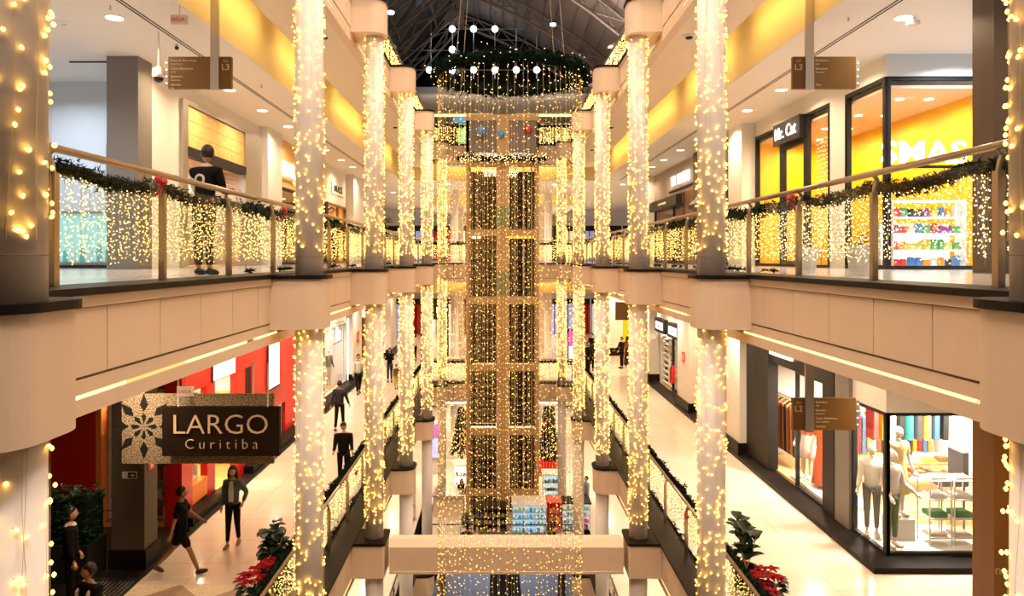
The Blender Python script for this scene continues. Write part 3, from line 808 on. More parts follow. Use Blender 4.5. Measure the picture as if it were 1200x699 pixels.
# ------------------------------------------------------------------ people
def skin_mesh(name, V, E, Rd, root, m, sub=1):
    me = bpy.data.meshes.new(name + '_tmp'); bm = bmesh.new(); ly = bm.verts.layers.skin.verify()
    vs = []
    for i, p in enumerate(V):
        v = bm.verts.new(p); r = Rd[i]; v[ly].radius = r if isinstance(r, tuple) else (r, r); v[ly].use_root = (i == root); vs.append(v)
    for a, c in E: bm.edges.new((vs[a], vs[c]))
    bm.to_mesh(me); bm.free()
    o = bpy.data.objects.new('tmp', me); C.objects.link(o)
    sk = o.modifiers.new('s', 'SKIN'); sk.use_smooth_shade = True
    ss = o.modifiers.new('u', 'SUBSURF'); ss.levels = sub; ss.render_levels = sub
    dg = bpy.context.evaluated_depsgraph_get(); dg.update()
    r = bpy.data.meshes.new_from_object(o.evaluated_get(dg), depsgraph=dg)
    bpy.data.objects.remove(o); bpy.data.meshes.remove(me)
    out = MB().use(m); out.add([tuple(v.co) for v in r.vertices], [tuple(p.vertices) for p in r.polygons]); bpy.data.meshes.remove(r)
    return out
def fk(o, L1, L2, a, bend, side=0., twist=0.):
    # limb in the sagittal plane: a = forward swing, bend = bend at the middle joint, side = outward lean
    o = Vector(o)
    d1 = Vector((math.sin(side), -math.sin(a) * math.cos(side), -math.cos(a) * math.cos(side)))
    b = a + bend; s2 = side + twist
    d2 = Vector((math.sin(s2), -math.sin(b) * math.cos(s2), -math.cos(b) * math.cos(s2)))
    return o + d1 * L1, o + d1 * L1 + d2 * L2, d2
def person(lab, loc, rz, h=1.72, sk='skin', top='black', sleeve='long', bot='black', shorts=False, shoe='black', hair='hair', long_hair=False,
           legs=((.0, 0), (.0, 0)), arms=((.05, .15, .12), (.05, .15, .12)), lean=0., head_turn=0., nod=0., female=False, sub=1, face=True, extra=None,
           name='person', cat='person', inner=None, jacket=False, dress=None, bulk=1.):
    """arms: (swing, elbow bend, outward, [forearm twist]) for the viewer-left (-x) then +x side"""
    k = h / 1.72
    if top == 'black': top = 'blackcloth'
    if bot == 'black': bot = 'blackcloth'
    e = empty(name, loc, lab, cat, rz=rz); e.scale = (k, k, k)
    zh = .93
    pel = Vector((0, 0, zh)); lv = lambda z: Vector((0, -math.sin(lean) * (z - zh), zh + math.cos(lean) * (z - zh)))
    sp, ch, nb, nk = lv(1.10), lv(1.28), lv(1.43), lv(1.53)
    sw = (.155 if female else .175) * bulk; hw = .085 * bulk
    V = [pel, sp, ch, nb, nk]; Rd = [(.105 * bulk, .075), (.09 * bulk, .07), (.10 * bulk, .075), (.062, .058), .050]
    E = [(0, 1), (1, 2), (2, 3), (3, 4)]
    tV = [pel + Vector((0, 0, -.09))] + [v.copy() for v in V[1:4]] + [lv(1.485)]; tR = [(.165 * bulk, .135 * bulk), (.145 * bulk, .122 * bulk), (.17 * bulk, .135 * bulk), (.155, .12), (.082, .08)]; tE = [(0, 1), (1, 2), (2, 3), (3, 4)]
    bV = [pel + Vector((0, 0, .10))]; bR = [(.148 * bulk, .122)]; bE = []
    hands = []; feet = []
    for i, sg in enumerate((-1, 1)):
        sh = nb + Vector((sg * sw, 0, -.03))
        A = arms[i]; el, wr, d2 = fk(sh, .285, .25, A[0], A[1], sg * A[2], sg * (A[3] if len(A) > 3 else 0))
        b = len(V); V += [sh, sh.lerp(el, .5), el, el.lerp(wr, .5), wr]; Rd += [.052, .046, .036, .036, .024]
        E += [(3, b), (b, b + 1), (b + 1, b + 2), (b + 2, b + 3), (b + 3, b + 4)]
        hands.append((wr, d2, sg))
        b = len(tV)
        if sleeve == 'long':
            tV += [sh, el, wr.lerp(el, .06)]; tR += [.084, .056, .042]; tE += [(3, b), (b, b + 1), (b + 1, b + 2)]
        elif sleeve == 'short':
            tV += [sh, sh.lerp(el, .78)]; tR += [.086, .068]; tE += [(3, b), (b, b + 1)]
        hp = pel + Vector((sg * hw, 0, -.03)); L = legs[i]
        kn, an, e2 = fk(hp, .43, .41, L[0], -L[1])
        b = len(V); V += [hp, hp.lerp(kn, .5), kn, kn.lerp(an, .35), an]; Rd += [.085, .074, .052, .053, .034]
        E += [(0, b), (b, b + 1), (b + 1, b + 2), (b + 2, b + 3), (b + 3, b + 4)]
        b = len(bV)
        if not shorts: bV += [hp, kn, an.lerp(kn, .08)]; bR += [.098, .066, .055 if not female else .044]; bE += [(0, b), (b, b + 1), (b + 1, b + 2)]
        else: bV += [hp, hp.lerp(kn, .85)]; bR += [.10, .088]; bE += [(0, b), (b, b + 1)]
        feet.append((an, L[0] - L[1], sg))
    # drop so the lower foot touches the ground
    mz = min(f[0].z - .085 for f in feet)
    dz = Vector((0, 0, -mz)); sm = M[sk]
    for lst in (V, tV, bV):
        for i in range(len(lst)): lst[i] = lst[i] + dz
    body = skin_mesh('body', V, E, Rd, 0, sm, sub)
    # head: cranium, jaw, nose, ears
    hc = nk + dz + Vector((0, -.015, .115)); hb = MB().use(sm)
    hb.ball((0, 0, 0), .098, 14, 10, (.80, .98, 1.18))
    for i, v in enumerate(hb.v):
        x, y, z = v
        if z < -.02: q = 1 - .30 * min(1, (-z - .02) / .09); x *= q; y = y * q - .012
        hb.v[i] = (x, y, z)
    hb.tube([(0, -.088, .012), (0, -.108, -.018), (0, -.094, -.026)], [.007, .014, .008], 6)
    for sg in (-1, 1): hb.ball((sg * .080, .008, -.008), .022, 6, 4, (.35, .8, 1.2))
    if face:
        hb.use(M['eye'])
        for sg in (-1, 1): hb.ball((sg * .030, -.084, .012), .009, 6, 4, (1.3, .6, .7))
        hb.use(M[hair])
        for sg in (-1, 1): hb.ball((sg * .031, -.088, .033), .012, 6, 4, (1.4, .4, .25))
        hb.use(M['lips']).ball((0, -.082, -.052), .014, 8, 4, (1.5, .5, .35))
    hr = MB().use(M[hair]) if hair else None
    if hr is not None:
        hr.ball((0, .014, .022), .106, 14, 8, (.86, .98, 1.10))
        hr.v = [(x, max(y, -.070) if z > .035 else max(y, .0), max(z, -.05)) for x, y, z in hr.v]
        if long_hair:
            hr.tube([(0, .05, .03), (0, .075, -.08), (0, .08, -.20), (0, .085, -.30)], [.085, .085, .075, .03], 10)
            for sg in (-1, 1): hr.tube([(sg * .075, .01, .04), (sg * .088, -.005, -.09), (sg * .085, -.02, -.22)], [.03, .036, .02], 7)
    Rm = Matrix.Rotation(head_turn, 4, 'Z') @ Matrix.Rotation(nod, 4, 'X')
    for q in (hb, hr):
        if q is not None: q.v = [tuple(Rm @ Vector(v) + hc) for v in q.v]
    off = len(body.v); 
    for f, mi in zip(hb.f, hb.m):
        body.use(hb.mats[mi]); body.f.append([i + off for i in f]); body.m.append(body.cur)
    body.v += hb.v; body.use(sm)
    # hands: palm, four fingers, thumb
    for wr, d, sg in hands:
        wr = wr + dz; d = d.normalized(); a = Vector((1, 0, 0)); fw = d.cross(a).normalized(); 
        body.tube([wr - d * .01, wr + d * .035, wr + d * .085], [.023, .033, .030], 8)
        for j, (t, L) in enumerate(((-.025, .062), (-.008, .072), (.009, .068), (.025, .052))):
            p = wr + d * .08 + fw * t; q = p + d * (L * .5) - a * sg * .004; u = p + d * (L * .9) - a * sg * .022
            body.tube([p, q, u], [.0095, .0088, .006], 6)
        p = wr + d * .03 - fw * .024; body.tube([p, p + d * .03 - fw * .022, p + d * .055 - fw * .028 - a * sg * .012], [.012, .010, .007], 6)
    # bare feet blocks belong to the body, shoes over them
    shoeb = MB().use(M[shoe] if isinstance(shoe, str) and shoe in M else shoe)
    for an, ang, sg in feet:
        an = an + dz; pt = max(-.5, min(.6, -ang * .6))
        fx = Matrix.Rotation(pt, 4, 'X')
        def T(p): return tuple(an + (fx @ Vector(p)))
        body.tube([T((0, 0, 0)), T((0, -.04, -.05)), T((0, -.13, -.065))], [.033, .035, .025], 8)
        shoeb.tube([T((0, .045, -.045)), T((0, -.02, -.040)), T((sg * .008, -.10, -.052)), T((sg * .012, -.17, -.062))], [.036, .047, .045, .026], 10)
    bo = body.build('body', e, smooth=True, rel=False)
    if bot is not None:
        skin_mesh('t', bV, bE, bR, 0, M[bot] if isinstance(bot, str) else bot, sub).build('shorts' if shorts else 'trousers', e, smooth=True, rel=False)
    if dress is not None:
        z0 = lv(1.0) + dz
        q = MB().use(dress[0]); n = 16; rings = []
        for zz, rx, ry in ((1.12, .135, .11), (.98, .16, .13), (.8, .185, .15), (dress[1], dress[2], dress[2] * .85), (dress[1] - .01, dress[2] - .02, dress[2] * .8)):
            rings.append([(rx * (1 + .05 * math.sin(5 * t)) * math.cos(t), ry * math.sin(t), zz) for t in [2 * PI * j / n for j in range(n)]])
        v = [p for r_ in rings for p in r_]; q.add(v, [(i * n + j, i * n + (j + 1) % n, (i + 1) * n + (j + 1) % n, (i + 1) * n + j) for i in range(4) for j in range(n)])
        q.build('skirt', e, smooth=True, rel=False)
    if top is not None:
        skin_mesh('t', tV, tE, tR, 0, M[top] if isinstance(top, str) else top, sub).build('jacket' if jacket else 'top', e, smooth=True, rel=False)
    if inner is not None:
        c = lv(1.22) + dz; q = MB().use(inner); pts = []
        q.add([(-.05, c.y - .128, 1.0 - mz), (.05, c.y - .128, 1.0 - mz), (.055, c.y - .13, 1.25 - mz), (.035, c.y - .10, 1.44 - mz), (-.035, c.y - .10, 1.44 - mz), (-.055, c.y - .13, 1.25 - mz),
               (-.05, c.y - .09, 1.0 - mz), (.05, c.y - .09, 1.0 - mz), (.055, c.y - .09, 1.25 - mz), (.035, c.y - .06, 1.44 - mz), (-.035, c.y - .06, 1.44 - mz), (-.055, c.y - .09, 1.25 - mz)],
              [(0, 1, 2, 5), (5, 2, 3, 4), (1, 0, 6, 7), (2, 1, 7, 8), (3, 2, 8, 9), (4, 3, 9, 10), (5, 4, 10, 11), (0, 5, 11, 6), (7, 6, 11, 8), (8, 11, 10, 9)])
        q.build('shirt', e, rel=False)
    if shoe is not None: shoeb.build('shoes', e, smooth=True, rel=False)
    if hr is not None: hr.build('hair', e, smooth=True, rel=False)
    if extra: extra(e, lv, dz)
    return e
denim = mat('denim_blue', (.055, .075, .10), .7); whitecloth = mat('white_cloth', (.62, .58, .54), .7); navy = mat('navy_cloth', (.012, .014, .022), .7)
greycloth = mat('grey_cloth', (.12, .12, .13), .7); palegrey = mat('pale_blue_cloth', (.32, .38, .45), .7); brownc = mat('brown_cloth', (.14, .06, .035), .7)
tanshoe = mat('tan_shoe', (.25, .12, .06), .5); redshoe = mat('dark_red_shoe', (.07, .02, .015), .5)
W = .5
# upper left: guard leaning at the balustrade, seen from behind
def guard(e, lv, dz):
    p = lv(1.26) + dz
    MB().use(whitecloth).lathe((0, 0, 0), [(.075, 0), (.075, .012)], 16, axis='y').use(M['black']).lathe((0, .012, 0), [(.045, 0), (.045, .004)], 16, axis='y').build('back_patch', e, rel=False).location = (0, p.y + .122, p.z + .02)
    MB().use(whitecloth).tube([lv(1.43) + dz + Vector((.17, 0, -.03)), lv(1.43) + dz + Vector((.20, -.02, -.17)), lv(1.43) + dz + Vector((.22, -.1, -.30))], [.078, .066, .055], 10).build('white_sleeve', e, rel=False)
    MB().use(whitecloth).lathe(tuple(lv(1.47) + dz), [(.075, 0), (.068, .03)], 14).build('collar', e, rel=False)
person('young man in a black waistcoat with white back patch at the upper left balustrade', (-4.32, 10.2, 0), R(168), 1.76, top='black', sleeve='long', bot=navy,
       arms=((.35, 1.3, .1), (.35, 1.3, .1)), lean=.10, head_turn=R(50), sub=2, extra=guard)
person('man in a dark suit with only head and shoulders above the upper left handrail', (-5.3, 22.2, 0), R(25), 1.72, top='black', bot='black', arms=((.1, .2, .1), (.1, .2, .1)), inner=whitecloth)
# lower left
person('man in a black suit with white collar standing before the leafy hedge', (-7.85, 13.0, Z2), R(118), 1.78, top='black', bot='black', jacket=True, sub=2,
       arms=((.0, .25, .1), (.1, .3, .1)), extra=lambda e, lv, dz: MB().use(whitecloth).lathe(tuple(lv(1.45) + dz), [(.10, 0), (.072, .045)], 14).build('white_collar', e, rel=False))
def straps(e, lv, dz):
    b = MB().use(whitecloth)
    for sg in (-1, 1):
        b.tube([(sg * .10, .10, 1.38 + dz.z), (sg * .105, .0, 1.475 + dz.z), (sg * .11, -.12, 1.36 + dz.z), (sg * .115, -.145, 1.15 + dz.z)], .028, 8)
    b.build('shoulder_straps', e, rel=False)
person('man in black with two white shoulder straps, head turned aside, by the left column', (-6.30, 10.85, Z2), R(-20), 1.68, sk='skin', top='black', bot='black', head_turn=R(-40), sub=2, arms=((.3, .9, .1), (.3, .9, .1)), extra=straps)
person('man in black T-shirt and shorts striding past the grey pillar', (-6.52, 14.5, Z2), R(105), 1.74, sk='skin_dark', top='black', sleeve='short', bot='black', shorts=True, shoe=redshoe,
       legs=((.42, .05), (-.42, .35)), arms=((-.35, .1, .1), (.55, .3, .18)), head_turn=R(15), sub=2, bulk=1.05)
person('woman in a denim jacket, white top and black trousers walking towards us', (-6.0, 15.9, Z2), R(0), 1.70, top=denim, bot='black', female=True, long_hair=True, shoe=tanshoe, jacket=True, inner=whitecloth, sub=2,
       legs=((.12, .0), (-.10, .15)), arms=((.08, .15, .12), (-.35, 1.1, .45, -.55)), nod=.15, bulk=.98)
person('man in a dark jacket seen from behind walking away along the lower left walkway', (-6.0, 26.6, Z2), R(175), 1.76, top=navy, bot='black', legs=((.2, .05), (-.2, .15)), arms=((.2, .2, .2), (-.2, .2, .2)), bulk=1.1)
person('man in a black shirt looking down behind the lower left balustrade', (-4.45, 20.0, Z2), R(10), 1.74, top='black', bot='black', nod=.5, arms=((.4, .8, .1), (.4, .8, .1)), lean=.1, bulk=1.1)
person('man in a white shirt and dark trousers stepping out by the lower left shop', (-6.7, 33.8, Z2), R(20), 1.80, top=whitecloth, bot='black', legs=((.3, .05), (-.25, .1)), arms=((.1, .4, .15), (.1, .4, .15)))
person('woman in dark clothes, hands to her face, on the lower left walkway', (-5.72, 37.0, Z2), R(5), 1.68, top='black', bot=navy, female=True, long_hair=True, arms=((.5, 1.7, .1), (.5, 1.7, .1)))
person('child in a brown and yellow outfit on the lower left walkway', (-5.1, 35.0, Z2), R(30), 1.15, top=brownc, bot=col((.5, .35, .05)))
person('woman in a pale top at the far end of the lower left walkway', (-5.35, 44.5, Z2), R(0), 1.70, top=whitecloth, bot='black', female=True, long_hair=True, legs=((.2, 0), (-.2, .1)))
person('man in black at the far end of the lower left walkway beside the dark shop', (-6.4, 47.0, Z2), R(-20), 1.75, top='black', bot='black')
# lower right
person('person in black standing at the counter past the last lower right columns', (6.9, 41.6, Z2), R(-70), 1.74, top='black', bot='black', arms=((.4, .6, .1), (.4, .6, .1)))
person('woman in a long dark dress at the far end of the lower right walkway', (7.4, 42.6, Z2), R(190), 1.68, top=brownc, bot=None, female=True, long_hair=True, dress=(M['black'], .08, .24))
for k, (x, y, c, l, rz) in enumerate(((4.7, 39.5, 'black', 'man in black in the small crowd by the lower right end column', 40), (5.2, 40.6, navy, 'man in navy in the small crowd by the lower right end column', 170),
                                (4.6, 41.8, greycloth, 'person in grey in the small crowd by the lower right end column', 10), (5.4, 43.4, 'black', 'rearmost person in black in the crowd by the lower right end column', -60))):
    person(l, (x, y, Z2), R(rz), 1.70 + .03 * k, top=c, bot='black', arms=((.2, .5, .1), (.1, .3, .1)))
# bottom floor
person('man in a pale blue shirt and jeans standing by the kiosk on the bottom floor', (4.10, 35.2, Z1), R(-70), 1.74, top=palegrey, bot=denim, shoe=tanshoe)
person('dark haired woman sitting behind the beige counter on the bottom floor', (-1.98, 35.6, Z1), R(0), 1.5, top='black', bot='black', female=True, long_hair=True)
# ------------------------------------------------------------------ shop fronts
XG = 7.78
def wseg(s, y0, y1, z0, z1, m, x=XG, t=.12, label=None):
    b = MB().use(m).box(s * x, s * (x + t), y0, y1, z0, z1)
    return struct(b, 'wall_%s' % side_name[s], label=label)
def room(s, y0, y1, z, zt, depth, wm, cm=None, fm=None, e=120, c=(1, .85, .65), n=2, sidem=None):
    x0, x1 = XG + .14, XG + depth
    o = struct(MB().use(wm).box(s * x1, s * (x1 + .1), y0 - .1, y1 + .1, z, zt), 'wall_shop_back')
    if sidem != 'open': struct(MB().use(wm).box(s * x0, s * x1, y0 - .1, y0 - .02, z, zt), 'wall_shop_side')
    struct(MB().use(wm).box(s * x0, s * x1, y1 + .02, y1 + .1, z, zt), 'wall_shop_side')
    struct(MB().use(cm or M['peach']).box(s * (x0 - .02), s * x1, y0 - .1, y1 + .1, zt, zt + .06), 'ceiling')
    struct(MB().use(fm or M['wood']).box(s * (x0 - .02), s * x1, y0 - .1, y1 + .1, z, z + .03), 'floor')
    L = (y1 - y0) / n
    for k in range(n):
        area('shop_lamp', (s * (x0 + x1) / 2, y0 + L * (k + .5), zt - .05), (0, 0, 0), .5, .5, e / n, c, 170)
        q = MB().use(M['lamp'])
        for dx in (-.3, .35): q.lathe((s * ((x0 + x1) / 2 + dx), y0 + L * (k + .5), zt), [(.09, -.015), (.09, 0)], 12)
        tag(q.build('shop_spotlights'), 'small round ceiling spotlights inside a %s side shop' % side_name[s], 'ceiling light', 'spotlights inside the shops', 'stuff')
    return o
def frame(s, y0, y1, z0, z1, m, t=.07, name='shop_window', lab='', mull=(), glass='shopglass', x=None, d=.08):
    x = x or XG
    e = empty(name, (s * x, (y0 + y1) / 2, z0), lab, 'shop window' if name == 'shop_window' else 'door')
    b = MB().use(m).box(s * (x - .02), s * (x + d), y0, y0 + t, z0, z1).box(s * (x - .02), s * (x + d), y1 - t, y1, z0, z1)
    b.box(s * (x - .02), s * (x + d), y0 + t, y1 - t, z1 - t, z1).box(s * (x - .02), s * (x + d), y0 + t, y1 - t, z0, z0 + t)
    for q in mull: b.box(s * (x - .02), s * (x + d), q - t / 2, q + t / 2, z0 + t, z1 - t)
    b.build('frame', e)
    MB().use(M[glass]).box(s * (x + .03), s * (x + .04), y0 + t, y1 - t, z0 + t, z1 - t).build('glass', e)
    return e
def ffram(x0, x1, y, z0, z1, m, lab, t=.08, mull=()):
    e = empty('shop_window', ((x0 + x1) / 2, y, z0), lab, 'shop window')
    b = MB().use(m).box(x0, x1, y - .04, y + .04, z1 - t, z1).box(x0, x1, y - .04, y + .04, z0, z0 + t).box(x0, x0 + t, y - .04, y + .04, z0 + t, z1 - t).box(x1 - t, x1, y - .04, y + .04, z0 + t, z1 - t)
    for q in mull: b.box(q - .01, q + .01, y - .02, y + .02, z0 + t, z1 - t)
    b.build('frame', e); MB().use(M['shopglass']).box(x0 + t, x1 - t, y - .006, y + .006, z0 + t, z1 - t).build('glass', e)
    return e
def pil(s, y0, y1, z, zt, m=None, x=7.55, base=None):
    b = MB().use(m or M['wall_white']).box(s * x, s * (XG + .12), y0, y1, z + (.5 if base else 0), zt)
    if base: b.use(base).box(s * (x - .06), s * (XG + .12), y0 - .04, y1 + .04, z, z + .5)
    struct(b, 'wall_%s' % side_name[s], label='white pilaster between shop fronts')
RZT = 4.42
cmap_goods = [(.75, .05, .04), (.85, .75, .55), (.08, .25, .55), (.8, .35, .05), (.1, .4, .15), (.7, .6, .1), (.8, .8, .8), (.35, .08, .3), (.05, .05, .06)]
gi = random.Random(31)
def goods(n, fx, lab, name='box', cat='box', group='', size=(.10, .10, .16), cols=None, row=''):
    base = None
    for k in range(n):
        p = fx(k); c = gi.choice(cols or cmap_goods); a, d, h_ = [q * gi.uniform(.7, 1.15) for q in size]
        b = MB().use(col(c)).box(p[0] - a / 2, p[0] + a / 2, p[1] - d / 2, p[1] + d / 2, p[2], p[2] + h_ * .92)
        b.box(p[0] - a / 2.6, p[0] + a / 2.6, p[1] - d / 2.6, p[1] + d / 2.6, p[2] + h_ * .92, p[2] + h_)
        tag(b.build(name), '%s %s, %s along%s' % (cname(c), lab, OR[k], row), cat, group or lab)
def shelf_unit(x0, x1, y0, y1, z0, z1, nsh, m, lab, perx, lab2, size, back=None, axis='x', cols=None, name2='box', cat2='box', glow_m=None):
    e = empty('shelf_unit', ((x0 + x1) / 2, (y0 + y1) / 2, z0), lab, 'shelves')
    b = MB().use(m); t = .03
    if axis == 'x':
        b.box(x0, x0 + t, y0, y1, z0, z1).box(x1 - t, x1, y0, y1, z0, z1); b.build('side_frame', e)
        if back: MB().use(back).box(x0, x1, y1 - .02, y1, z0, z1).build('back_panel', e)
    else:
        b.box(x0, x1, y0, y0 + t, z0, z1).box(x0, x1, y1 - t, y1, z0, z1); b.build('side_frame', e)
        if back:
            xb = max(x0, x1, key=abs); MB().use(back).box(xb - .02, xb, y0, y1, z0, z1).build('back_panel', e)
    for k in range(nsh + 1):
        zz = z0 + .02 + (z1 - z0 - .04) * k / nsh
        MB().use(glow_m or m).box(x0 + .002, x1 - .002, y0 + .002, y1 - .025, zz - .012, zz + .012).build('shelf', e)
    for k in range(nsh):
        zz = z0 + .033 + (z1 - z0 - .04) * k / nsh
        n = perx
        def fx(j):
            if axis == 'x': return (x0 + .06 + (x1 - x0 - .12) * (j + .5) / n, (y0 + y1) / 2 - .03, zz)
            return ((x0 + x1) / 2, y0 + .06 + (y1 - y0 - .12) * (j + .5) / n, zz)
        goods(n, fx, lab2, name2, cat2, size=size, cols=cols, row=', %s shelf up' % OR[k])
    return e

# ================= UPPER LEVEL, RIGHT
s = 1; z = Z3
wseg(s, 15.01, 16.62, z + 3.97, RZT, M['wall_white']); wseg(s, 16.62, 17.42, z, RZT, M['wall_white'])
wseg(s, 17.42, 22.42, z + 3.97, RZT, M['wall_white'])
b = MB().use(M['wall_blue']).box(7.78, 15, 14.86, 15.0, 3.97, RZT); struct(b, 'wall_right', label='cool white wall band above the yellow corner shop')
room(s, 15.1, 22.4, z, 3.75, 2.25, M['yellow'], M['peach'], M['wood'], 300, (1, .80, .50), 4, sidem='open')
frame(s, 14.9, 16.62, z, 3.97, M['charcoal'], .09, lab='dark framed side window of the yellow corner shop facing the upper walkway', mull=(16.55,))
ffram(7.80, 10.4, 14.93, z, 3.97, M['charcoal'], 'wide front window of the yellow corner shop on the upper right gallery')
sg = empty('shop_sign', (8.5, 14.8, 1.55), 'glowing white letters hung in the window of the yellow corner shop', 'sign')
MB().use(M['charcoal']).box(7.86, 10.3, 15.02, 15.06, 2.10, 2.16).build('sign_rail', sg)
text('SMAS', .66, (8.62, 15.0, 2.40), RF, M['lit_white'], parent=sg, ext=.03, sx=1.15, bold=.006)
# counter and lights of that shop
e = empty('counter', (9.0, 16.2, 0), 'pale lit display counter inside the yellow corner shop', 'counter')
MB().use(M['white']).box(8.2, 9.7, 15.9, 16.4, .03, 1.0).build('body', e); MB().use(M['lit_white']).box(8.2, 9.7, 15.88, 15.9, .2, .9).build('lit_front', e)
shelf_unit(8.05, 9.6, 15.15, 15.5, .03, 1.45, 4, M['white'], 'white glowing shelves of small goods behind the yellow shop window', 9, 'packet on the yellow shop shelves', (.12, .12, .2), glow_m=M['lit_white'])
# mr cat
frame(s, 17.42, 18.7, z, 3.97, M['charcoal'], .07, lab='right window of the shoe shop with the small snowflake lights')
frame(s, 18.72, 20.38, z, 3.40, M['charcoal'], .16, name='shop_door', lab='tall glass door of the shoe shop under the black sign')
frame(s, 20.4, 22.42, z, 3.97, M['charcoal'], .08, lab='left window of the shoe shop with yellow wall behind')
sg = empty('shop_sign', (7.6, 19.6, 3.4), 'black sign box with white letters MR. CAT over the shoe shop door', 'sign')
MB().use(M['black']).box(7.60, 7.85, 18.75, 20.55, 3.38, 3.97).build('sign_box', sg)
text('Mr. Cat', .46, (7.58, 19.65, 3.66), RR, M['lit_white'], parent=sg, bold=.002)
mb = MB().use(M['bulb_cool']); rr = random.Random(5)
for k in range(10):
    yy = 17.62 + k * .10
    for j in range(26): mb.octa((7.95 + rr.uniform(0, .05), yy + rr.uniform(-.03, .03), .6 + j * .105 + rr.uniform(0, .05)), .012)
tag(mb.build('light_curtain'), 'small curtain of pale lights inside the right window of the shoe shop', 'light curtain', kind='stuff')
for k, y in enumerate((18.0, 19.5, 21.2)):
    e = empty('display_table', (8.6, y, 0), ('low orange display bench in the shoe shop by the snowflake lights', 'low white display bench inside the shoe shop door', 'low wooden display bench in the left window of the shoe shop')[k], 'bench')
    m_ = (M['orange'], M['white'], M['wood'])[k]
    MB().use(m_).box(8.3, 8.9, y - .4, y + .4, .40, .46).build('top', e)
    for dx in (-.25, .25):
        for dy in (-.35, .35): MB().use(M['steel']).box(8.6 + dx - .02, 8.6 + dx + .02, y + dy - .02, y + dy + .02, .03, .40).build('leg', e)
pil(s, 22.45, 23.75, z, RZT, x=7.35)
wseg(s, 23.75, 28.5, z + 3.4, RZT, M['brown_pillar'], label='brown panel over the dark upper right shop')
room(s, 23.8, 28.4, z, 3.3, 2.0, M['darkwood'], M['peach'], M['wood'], 50, (1, .8, .6))
frame(s, 23.75, 28.5, z, 3.4, M['charcoal'], .08, lab='dark shop window behind the second right column', mull=(26.0,))
a_ = MB().use(M['black']).add([(7.1, 23.9, 2.25), (7.1, 27.8, 2.25), (7.76, 27.8, 2.95), (7.76, 23.9, 2.95), (7.1, 23.9, 2.10), (7.1, 27.8, 2.10), (7.76, 27.8, 2.3), (7.76, 23.9, 2.3)], [(0, 1, 2, 3), (5, 4, 7, 6), (4, 5, 1, 0), (7, 3, 2, 6), (4, 0, 3, 7), (1, 5, 6, 2)])
tag(a_.build('awning'), 'black awning over the dark upper right shop', 'awning')
pil(s, 28.5, 29.0, z, RZT, M['brown_pillar'], 7.6)
# via veneto
wseg(s, 29.0, 36.9, z + 3.1, RZT, mat('taupe_panel', (.30, .24, .20), .35), label='taupe header above the menswear shop')
room(s, 29.0, 36.8, z, 3.0, 2.0, M['darkwood'], M['peach'], M['wood'], 110, (1, .75, .35))
wseg(s, 29.0, 31.0, z, 3.1, M['darkwood']); frame(s, 31.0, 36.9, z, 3.1, M['charcoal'], .1, lab='wide window of the menswear shop under the black band', mull=(33.0,))
sg = empty('shop_sign', (7.7, 31.4, 3.6), 'lit white letters VIA VENETO on the taupe header of the menswear shop', 'sign')
MB().use(M['charcoal']).box(7.70, 7.78, 29.1, 33.6, 3.25, 3.32).build('letter_rail', sg)
text('VIA VENETO', .62, (7.66, 31.3, 3.66), RR, M['lit_white'], parent=sg, bold=.012, sx=.95)
sg = empty('shop_sign', (7.5, 34, 2.5), 'long plain black band sign over the menswear shop window', 'sign')
MB().use(M['black']).box(7.45, 7.74, 31.2, 36.7, 2.55, 3.0).build('band', sg)
MB().use(M['print_white']).box(7.43, 7.45, 33.0, 34.6, 2.72, 2.82).build('faint_mark', sg)
pil(s, 36.9, 38.6, z, RZT, x=7.4)
# ================= UPPER LEVEL, LEFT
s = -1
b = MB().use(M['wall_blue']).box(-15, -7.9, 17.2, 17.3, 0, RZT); struct(b, 'wall_left', label='cool white blank wall beside the grey pillar')
b = MB().use(M['grey_pillar']).box(-8.28, -7.63, 15.0, 15.6, 0, RZT); struct(b, 'pillar', label='square grey pillar on the upper left gallery')
b = MB().use(M['wall_white']).box(-7.9, -7.78, 15.6, 17.3, 0, RZT); struct(b, 'wall_left')
dw = empty('display_window', (-9.6, 17.0, 0), 'pale teal lit display window low on the blank upper left wall', 'shop window')
MB().use(M['steel']).box(-11.5, -8.4, 17.08, 17.19, .08, .14).box(-11.5, -8.4, 17.08, 17.19, 1.30, 1.34).box(-8.45, -8.4, 17.08, 17.19, .14, 1.3).build('frame', dw)
MB().use(glow((.34, .62, .58), .55)).box(-11.45, -8.46, 17.15, 17.19, .15, 1.29).build('lit_back', dw)
goods(14, lambda k: (-11.2 + k * .2, 17.11, .14), 'box in the low teal display window', size=(.1, .03, .35), cols=[(.8, .85, .85), (.2, .6, .6), (.9, .9, .9)])
b = MB().use(M['darkfloor']).box(-15, -7.95, 17.0, 17.07, 0, .07); struct(b, 'baseboard_left')
wseg(s, 17.3, 23.05, 4.05, RZT, M['wall_white'])
room(s, 17.3, 23.0, z, 2.95, 1.6, mat('display_beige', (.55, .42, .34), .6), M['peach'], M['wood'], 130, (1, .86, .70))
sf = empty('storefront', (-7.78, 20.2, 0), 'steel framed shop front with glowing wooden panel above and beaded display below', 'shop front')
MB().use(M['steel']).box(-7.90, -7.70, 17.3, 17.6, 0, 4.05).build('frame_post', sf); MB().use(M['steel']).box(-7.90, -7.70, 21.6, 23.05, 0, 4.05).build('frame_post', sf)
MB().use(M['steel']).box(-7.90, -7.70, 17.6, 21.6, 3.97, 4.05).build('head_rail', sf); MB().use(M['charcoal']).box(-7.90, -7.68, 17.6, 21.6, 2.72, 2.95).build('dark_rail', sf)
wp = MB().use(wood_mat('lit_wood_panel', (.78, .46, .14), (.90, .60, .25), .25, (1, 1, 8)))
for j in range(3):
    for k in range(4): wp.box(-7.86, -7.76, 17.61 + k, 18.60 + k, 2.96 + j * .335, 3.285 + j * .335)
